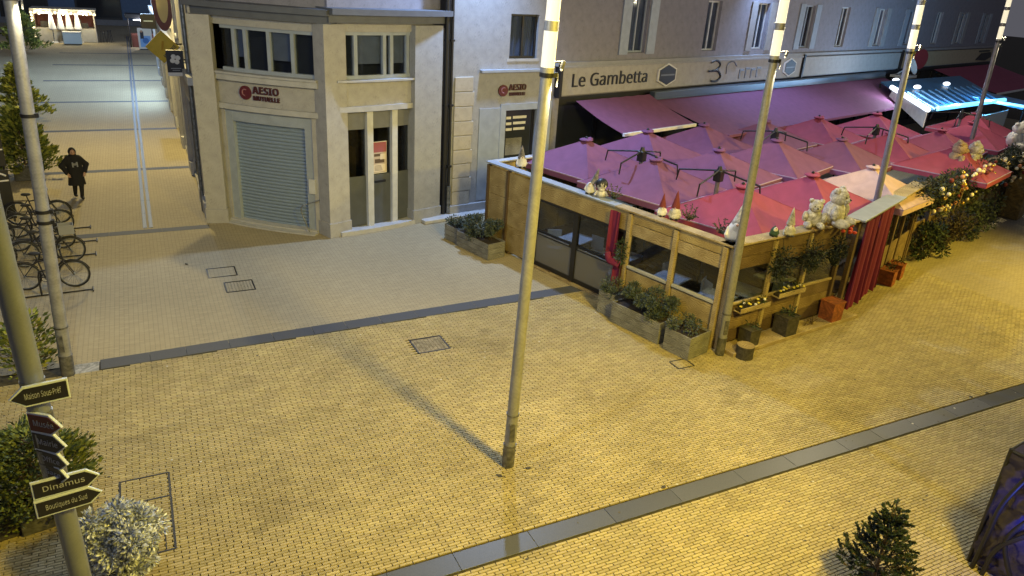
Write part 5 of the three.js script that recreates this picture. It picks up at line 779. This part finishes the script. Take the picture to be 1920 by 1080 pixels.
conifer('feathery yellow-green conifer behind the arrow boards', P3(at(78, 972), 0), 1.45, 0.74, 9000, OLIVE, { leaf: 0.085, round: true });
conifer('thin sparse shrub between the two grey posts', P3(at(62, 706), 0), 1.25, 0.45, 800, LIME, { leaf: 0.12, name: 'shrub', cat: 'shrub', round: true });
{ const c = at(222, 1010, 0.62), s = thing('frosted_shrub', 'whitish frosted shrub at the bottom left beside the signpost', 'shrub', [c.x, 0, c.z]); const cl = []; for (let i = 0; i < 40; i++) { const v = inBall(); cl.push([v.x * 0.48, 0.64 + v.y * 0.44, v.z * 0.48, rr(0.11, 0.2)]); } foliage(s, 14000, cl, 0.065, FROST, 'crown'); part('trunk', Array.from({ length: 7 }, () => bar([0, 0.2, 0], [rr(-.3, .3), rr(0.5, 0.8), rr(-.3, .3)], 0.014, 5)), M.woodDark, s); part('pot', [lathe([[0.2, 0], [0.28, 0.28], [0.29, 0.3], [0.25, 0.3], [0.24, 0.25], [0, 0.25]], 20)], M.zincDull, s); }
for (const [px, py, w, lab] of [[112, 985, 0.9, 'grey planter trough below the feathery conifer'], [20, 1010, 1.0, 'dark planter trough in the bottom left corner']]) { const p = thing('trough', lab, 'planter', P3(at(px, py)), 0.2); part('box', [rb(w, 0.38, 0.42, 0, 0.19, -0.2, 0.02)], px > 100 ? M.zincDull : M.potDark, p); part('soil', bx(w - 0.08, 0.02, 0.34, 0, 0.381, -0.2), M.soil, p); }
{ // spruce at the bottom right
  const t = thing('spruce', 'dark young spruce with upright shoots at the bottom edge', 'spruce', [8.48, 0, -4.68]); part('trunk', bar([0, 0, 0], [0, 1.54, 0], 0.035, 8, 0.005), M.woodDark, t); const sh = [[V3(0, 1.05, 0), V3(0, 1.56, 0)]];
  for (let w = 0; w < 6; w++) { const y = 1.12 - w * 0.17, n = 6 + w, rad = 0.11 + w * 0.082; for (let i = 0; i < n; i++) { const a = i / n * 2 * PI + w * 0.7 + rr(-.2, .2), b = V3(Math.cos(a) * rad, y + 0.27 - w * 0.022 + rr(-.03, .07), Math.sin(a) * rad); sh.push([V3(0, y - 0.04, 0), b]); for (let k = 0; k < 4; k++) { const q = V3(0, y - 0.04, 0).lerp(b, 0.4 + k * 0.16), d = V3(Math.cos(a + (k % 2 ? 0.8 : -0.8)), 0.55, Math.sin(a + (k % 2 ? 0.8 : -0.8))); sh.push([q, q.clone().addScaledVector(d, 0.07 + rad * 0.16)]); } } }
  part('limbs', sh.map(([a, b]) => bar(a.toArray(), b.toArray(), 0.007, 4, 0.004)), M.woodDark, t);
  part('crown', leaves(24000, () => { const [a, b] = sh[Math.floor(rnd() * sh.length)], k = rnd(); return { p: a.clone().lerp(b, 0.15 + 0.85 * k), d: b.clone().sub(a).normalize().multiplyScalar(0.9).add(inBall().multiplyScalar(0.9)).normalize() }; }, 0.036, [[0.012, 0.026, 0.016], [0.016, 0.034, 0.02], [0.024, 0.044, 0.026]]), M.leaf, t, true);
  part('pot', lathe([[0.16, 0], [0.2, 0.25], [0.18, 0.25], [0.17, 0.2], [0, 0.2]], 18), M.potDark, t); }
{ // stall wrapped in dark film at the bottom right
  const a = [10.41, -4.48], t = FRM(thing('wrapped_stall', 'stall corner wrapped in dark violet plastic film with black branches at the bottom right', 'stall'), a, [10.75, -2.0]);
  const g = new THREE.PlaneGeometry(2.8, 2, 60, 44), p = g.attributes.position; for (let i = 0; i < p.count; i++) { const x = p.getX(i), y = p.getY(i); p.setZ(i, 0.05 * noise.noise(x * 3, y * 2.2, 4) + 0.02 * Math.sin((x * 2 + y * 3) * 4 + noise.noise(x * 5, y * 5, 1) * 5)); } g.computeVertexNormals();
  part('film', [g.translate(1.4, 1, 0)], M.film, t); const g2 = new THREE.PlaneGeometry(1.8, 2, 30, 30), p2 = g2.attributes.position; for (let i = 0; i < p2.count; i++) p2.setZ(i, 0.04 * noise.noise(p2.getX(i) * 4, p2.getY(i) * 3, 9)); g2.computeVertexNormals(); part('film', [g2.rotateY(-PI / 2).translate(0, 1, -0.9)], M.film, t);
  part('post', [bar([0, 0, 0], [0, 2.03, 0], 0.03, 8), bar([0, 2, 0], [2.8, 2, 0], 0.025, 8), bar([0, 2, 0], [0, 2, -1.8], 0.025), bar([2.8, 0, 0], [2.8, 2, 0], 0.03)], M.blackMetal, t); part('top_film', bx(2.8, 0.012, 1.8, 1.4, 2.01, -0.9), M.film, t);
  for (const pts of [[[0.1, 0, 0.1], [0.14, 0.7, 0.12], [0.16, 1.2, 0.1], [0.3, 1.75, 0.08]], [[0.25, 0, 0.12], [0.32, 0.55, 0.16], [0.6, 1.0, 0.12], [0.95, 1.35, 0.08]], [[0.75, 0, 0.12], [0.5, 0.4, 0.15], [0.38, 0.75, 0.14], [0.55, 1.3, 0.1], [0.7, 1.9, 0.05]]]) part('branch', tube(pts, 0.035, 24, 7), M.black, t);
  part('light_strip', tube([[0.45, 1.7, 0.07], [0.6, 1.3, 0.1], [0.8, 1.0, 0.1], [0.9, 0.4, 0.1]], 0.012, 20, 5), M.blueGlow, t); { const l = new THREE.PointLight(L(0.08, 0.14, 1), 2.2, 0, 2); l.position.set(0.72, 1.15, 0.25); t.add(l); }
}
{ [[350, 496, 'single dark leaf lying near the plain inspection cover'], [1245, 913, 'dark leaf lying just above the lower stone band'], [1820, 744, 'dark leaf on the paving at the right, beside the lower band'], [1852, 737, 'second dark leaf at the right, closer to the frame edge'], [992, 878, 'dead leaf at the foot of the lone lamp post'], [938, 893, 'dark litter scrap in front of the lone lamp post']].forEach(([px, py, lab]) => { const l = thing('fallen_leaf', lab, 'leaf', P3(at(px, py), 0.004), rr(0, 3), 'fallen leaves'); part('blade', [prism([[0, -0.05], [0.035, 0], [0.02, 0.045], [0, 0.075], [-0.03, 0.04], [-0.035, 0]], 0.004).rotateX(-PI / 2 + 0.12).translate(0, 0.006, 0)], M.potDark, l); part('stalk', bar([0, 0.008, 0.05], [0.01, 0.01, 0.09], 0.003, 4), M.potDark, l); }); }
// ---------------------------------------------------------------- the street, far end
{ const z = -78.8, k = thing('market_hut', 'pale market hut with warm string lights at the far end of the street', 'market hut', [-5.0, 0, z]);
  part('counter', [rb(4.7, 1.15, 1.6, 0, 0.58, -0.8, 0.03)], M.hut, k); part('wall', [span(-2.35, 2.35, 1.15, 2.6, -2.2, -2.1), span(-2.35, -2.25, 1.15, 2.6, -2.1, 0), span(2.25, 2.35, 1.15, 2.6, -2.1, 0)], M.hutRed, k); part('post', [bar([-2.3, 0, 0.05], [-2.3, 2.7, 0.05], 0.06), bar([2.3, 0, 0.05], [2.3, 2.7, 0.05], 0.06)], M.hut, k); part('roof', [rb(5.0, 0.14, 2.8, 0, 2.72, -0.9, 0.03), rb(5, 0.3, 0.08, 0, 2.5, 0.42, 0.02)], M.hut, k); part('goods', [rb(0.6, 0.5, 0.4, -1.6, 1.45, -0.5, 0.04), rb(0.5, 0.4, 0.4, 1.5, 1.4, -0.5, 0.04), rb(0.6, 0.7, 0.4, 0.9, 1.5, -1.0, 0.04)], M.potDark, k);
  for (let i = 0; i < 17; i++) part('bulb', sph(0.1, -2.4 + i * 0.3, 2.45 + 0.08 * Math.sin(i * 2.2), 0.56), M.bulb, k); for (let i = 0; i < 9; i++) part('bulb', sph(0.09, -2.42, 2.2 - i * 0.25, 0.2), M.bulb, k);
  for (const x of [-1.6, 0, 1.6]) { const l = new THREE.PointLight(WARM, 9, 0, 2); l.position.set(x, 2.3, 1.0); k.add(l); }
  [[103, 'first closed white parasol from the left at the market hut'], [119, 'second closed white parasol from the left at the market hut'], [135, 'third closed white parasol from the left at the market hut'], [151, 'rightmost closed white parasol at the market hut']].forEach(([px, l]) => { const u = thing('closed_parasol', l, 'parasol', P3(at(px, 80)), 0, 'closed white parasols'); part('pole', cy(0.04, 0.04, 2.6, 0, 0, 0, 8), M.zinc, u); part('canopy', lathe([[0.04, 2.7], [0.12, 2.3], [0.3, 1.2], [0.32, 1.1], [0.1, 1.05]], 10), M.white, u); part('base', cy(0.3, 0.28, 0.1, 0, 0, 0, 12), M.white, u); });
  const fr = thing('freezer_box', 'pale blue chest standing before the market hut', 'chest', P3(at(138, 83))); part('body', rb(1.4, 0.9, 0.7, 0, 0.5, 0, 0.04), M.paleBlue, fr); part('lid', rb(1.42, 0.08, 0.72, 0, 1.0, 0, 0.02), M.white, fr); part('foot', [bx(0.1, 0.06, 0.6, -0.6, 0.03, 0), bx(0.1, 0.06, 0.6, 0.6, 0.03, 0)], M.black, fr);
  const st = thing('high_stool', 'dark high stool right of the market hut', 'stool', P3(at(195, 80)), 0, 'stools by the hut'); part('seat', cy(0.2, 0.2, 0.06, 0, 0.95, 0, 14), M.black, st); for (let i = 0; i < 4; i++) part('leg', bar([Math.cos(i * PI / 2) * 0.25, 0, Math.sin(i * PI / 2) * 0.25], [Math.cos(i * PI / 2) * 0.12, 0.96, Math.sin(i * PI / 2) * 0.12], 0.02, 6), M.black, st); copy(st, P3(at(207, 79)), 0.4, 'second dark stool, nearer the gutter'); }
{ const z = -98, b = thing('far_building', 'dark bluish house front closing the street behind the market hut', 'building', [0, 0, z]); part('wall', wallWithHoles(46, 0, 12, [-20, -14, -8, -2, 4, 10, 16].map(x => [x + 23, x + 25.4, 3.6, 6.2]), 0.5).map(g => g.translate(-23, 0, 0)), M.blueWall, b); for (const x of [-20, -14, -8, -2, 4, 10, 16]) windowUnit(b, x, x + 2.4, 3.6, 6.2, -0.3, { n: 2 }); part('plinth', span(-23, 23, 0, 0.6, 0, 0.1), M.greyDark, b);
  for (const x of [-19, -12, -5, 3]) { const d = part('shop_front', [span(x, x + 4.5, 0.6, 0.8, 0, 0.12), span(x, x + 0.2, 0.8, 2.8, 0, 0.12), span(x + 4.3, x + 4.5, 0.8, 2.8, 0, 0.12), span(x, x + 4.5, 2.8, 3.2, 0, 0.14)], M.black, b); part('pane', span(x + 0.2, x + 4.3, 0.8, 2.8, 0, 0.04), x === 3 ? M.shopGlow : M.darkGlass, d); } }
{ const p = atZ(252, 48, -74), s = thing('dark_kiosk', 'dark stall with a bright counter lamp beside the gutter at the far end', 'stall', [1.0, 0, -76]); part('body', [rb(1.8, 1.1, 1.0, 0, 0.55, 0, 0.03)], M.hutRed, s); part('roof', [rb(2.4, 0.35, 1.6, 0, 2.6, 0, 0.04)], M.black, s); part('post', [bar([-1, 0, 0.6], [-1, 2.5, 0.6], 0.05), bar([1, 0, 0.6], [1, 2.5, 0.6], 0.05)], M.black, s); part('lamp', rb(1.2, 0.1, 0.1, 0, 2.3, 0.75, 0.03), M.whiteGlow, s); const l = new THREE.PointLight(L(0.9, 0.9, 1), 10, 0, 2); l.position.set(0, 2.1, 0.95); s.add(l); }
{ const a = thing('advertising_board', 'pale blue printed standing board at the street corner of the shops', 'board', P3(at(275, 93))); a.rotation.y = 0.1; part('frame', [span(-0.55, 0.55, 0.05, 1.75, -0.05, 0.05)], M.white, a); part('foot', [bx(1.0, 0.06, 0.5, 0, 0.03, 0)], M.black, a); sheet('print', 1.0, 1.6, printMat(canvasTex(96, 160, (c, w, h) => { c.fillStyle = '#d9d4c4'; c.fillRect(0, 0, w, h); c.fillStyle = '#79a6d8'; c.fillRect(8, 56, 80, 92); c.fillStyle = '#3f6fae'; c.beginPath(); c.arc(50, 96, 24, 0, 7); c.fill(); c.fillStyle = '#2a2a34'; c.fillRect(12, 20, 26, 60); c.fillStyle = '#b08a6a'; c.fillRect(16, 12, 16, 16); })), a, 0, 0.9, 0.054); }
function hangSign(name, label, cat, px, py, z, build) { const c = atZ(px, py, z), s = thing(name, label, cat, [c.x, c.y, z]); build(s); part('bracket', [bar([0, 0.1, 0], [1.66 - c.x, 0.1, 0], 0.03, 6)], M.blackMetal, s); return s; }
hangSign('diamond_sign', 'yellow diamond sign hanging over the street', 'sign', 305, 88, -28.6, s => { part('board', prism([[0, -0.52], [0.52, 0], [0, 0.52], [-0.52, 0]], 0.1, 0.01), M.yellow, s); part('border', [bar([0, -0.55, 0.05], [0.55, 0, 0.05], 0.02, 6)], M.white, s); part('lettering', text('MIELLERIE', 0.11, 0.01, 0.52).rotateZ(PI / 4).translate(0.06, -0.36, 0.055), M.signBlack, s); part('mark', [bar([-0.02, -0.1, 0.055], [0.02, 0.2, 0.055], 0.03, 5)], M.ochre, s); });
hangSign('clover_sign', 'black square sign with a white clover on the street corner', 'sign', 329, 118, -26.4, s => { part('box', rb(0.5, 0.74, 0.14, 0, 0.02, 0, 0.01), M.signBlack, s); part('footer', rb(0.5, 0.12, 0.142, 0, -0.34, 0, 0.008), M.white, s); for (let i = 0; i < 4; i++) part('petal', sph(0.075, Math.cos(i * PI / 2 + 0.5) * 0.09, 0.12 + Math.sin(i * PI / 2 + 0.5) * 0.09, 0.075, 1, 1, 0.2, 12, 8), M.white, s); part('lettering', [bx(0.3, 0.025, 0.01, 0, -0.16, 0.075), bx(0.22, 0.02, 0.01, 0, -0.22, 0.075)], M.grey, s); });
hangSign('oval_sign', 'tall maroon and cream oval sign hanging over the street at the top edge', 'sign', 303, 4, -33, s => { part('board', new THREE.CylinderGeometry(0.5, 0.5, 0.12, 32).rotateX(PI / 2).scale(0.72, 2.1, 1), M.maroon, s); part('field', new THREE.CylinderGeometry(0.34, 0.34, 0.14, 32).rotateX(PI / 2).scale(0.6, 2.2, 1), M.cream, s); });
hangSign('box_sign', 'small black box sign further up the street fronts', 'sign', 278, 40, -46, s => { part('box', rb(0.75, 0.75, 0.16, 0, 0, 0, 0.02), M.black, s); part('lettering', bx(0.45, 0.06, 0.01, 0, 0.02, 0.085), M.paleBlue, s); });
{ const p = at(18, 418), s = thing('banner_stand', 'tall black banner stand with white script at the left edge', 'banner', [p.x - 0.25, 0, p.z], 0.3); part('panel', [rb(0.95, 1.5, 0.08, 0, 0.85, 0, 0.02)], M.black, s); part('panel', [rb(0.95, 1.9, 0.08, 0, 2.65, 0, 0.02)], M.black, s); part('post', [bar([-0.4, 0, 0], [-0.4, 3.6, 0], 0.03), bar([0.4, 0, 0], [0.4, 3.6, 0], 0.03)], M.blackMetal, s); part('script', [tube([[-0.3, 1.5, 0.05], [-0.15, 1.4, 0.05], [0, 1.48, 0.05], [0.1, 1.38, 0.05], [0.25, 1.5, 0.05], [0.4, 1.42, 0.05]], 0.03, 30, 5), bx(0.9, 0.04, 0.02, 0, 1.28, 0.045), bx(0.9, 0.05, 0.02, 0, 3.3, 0.045), bx(0.9, 0.04, 0.02, 0, 2.2, 0.045)], M.white, s); }
renderer.render(scene, camera);
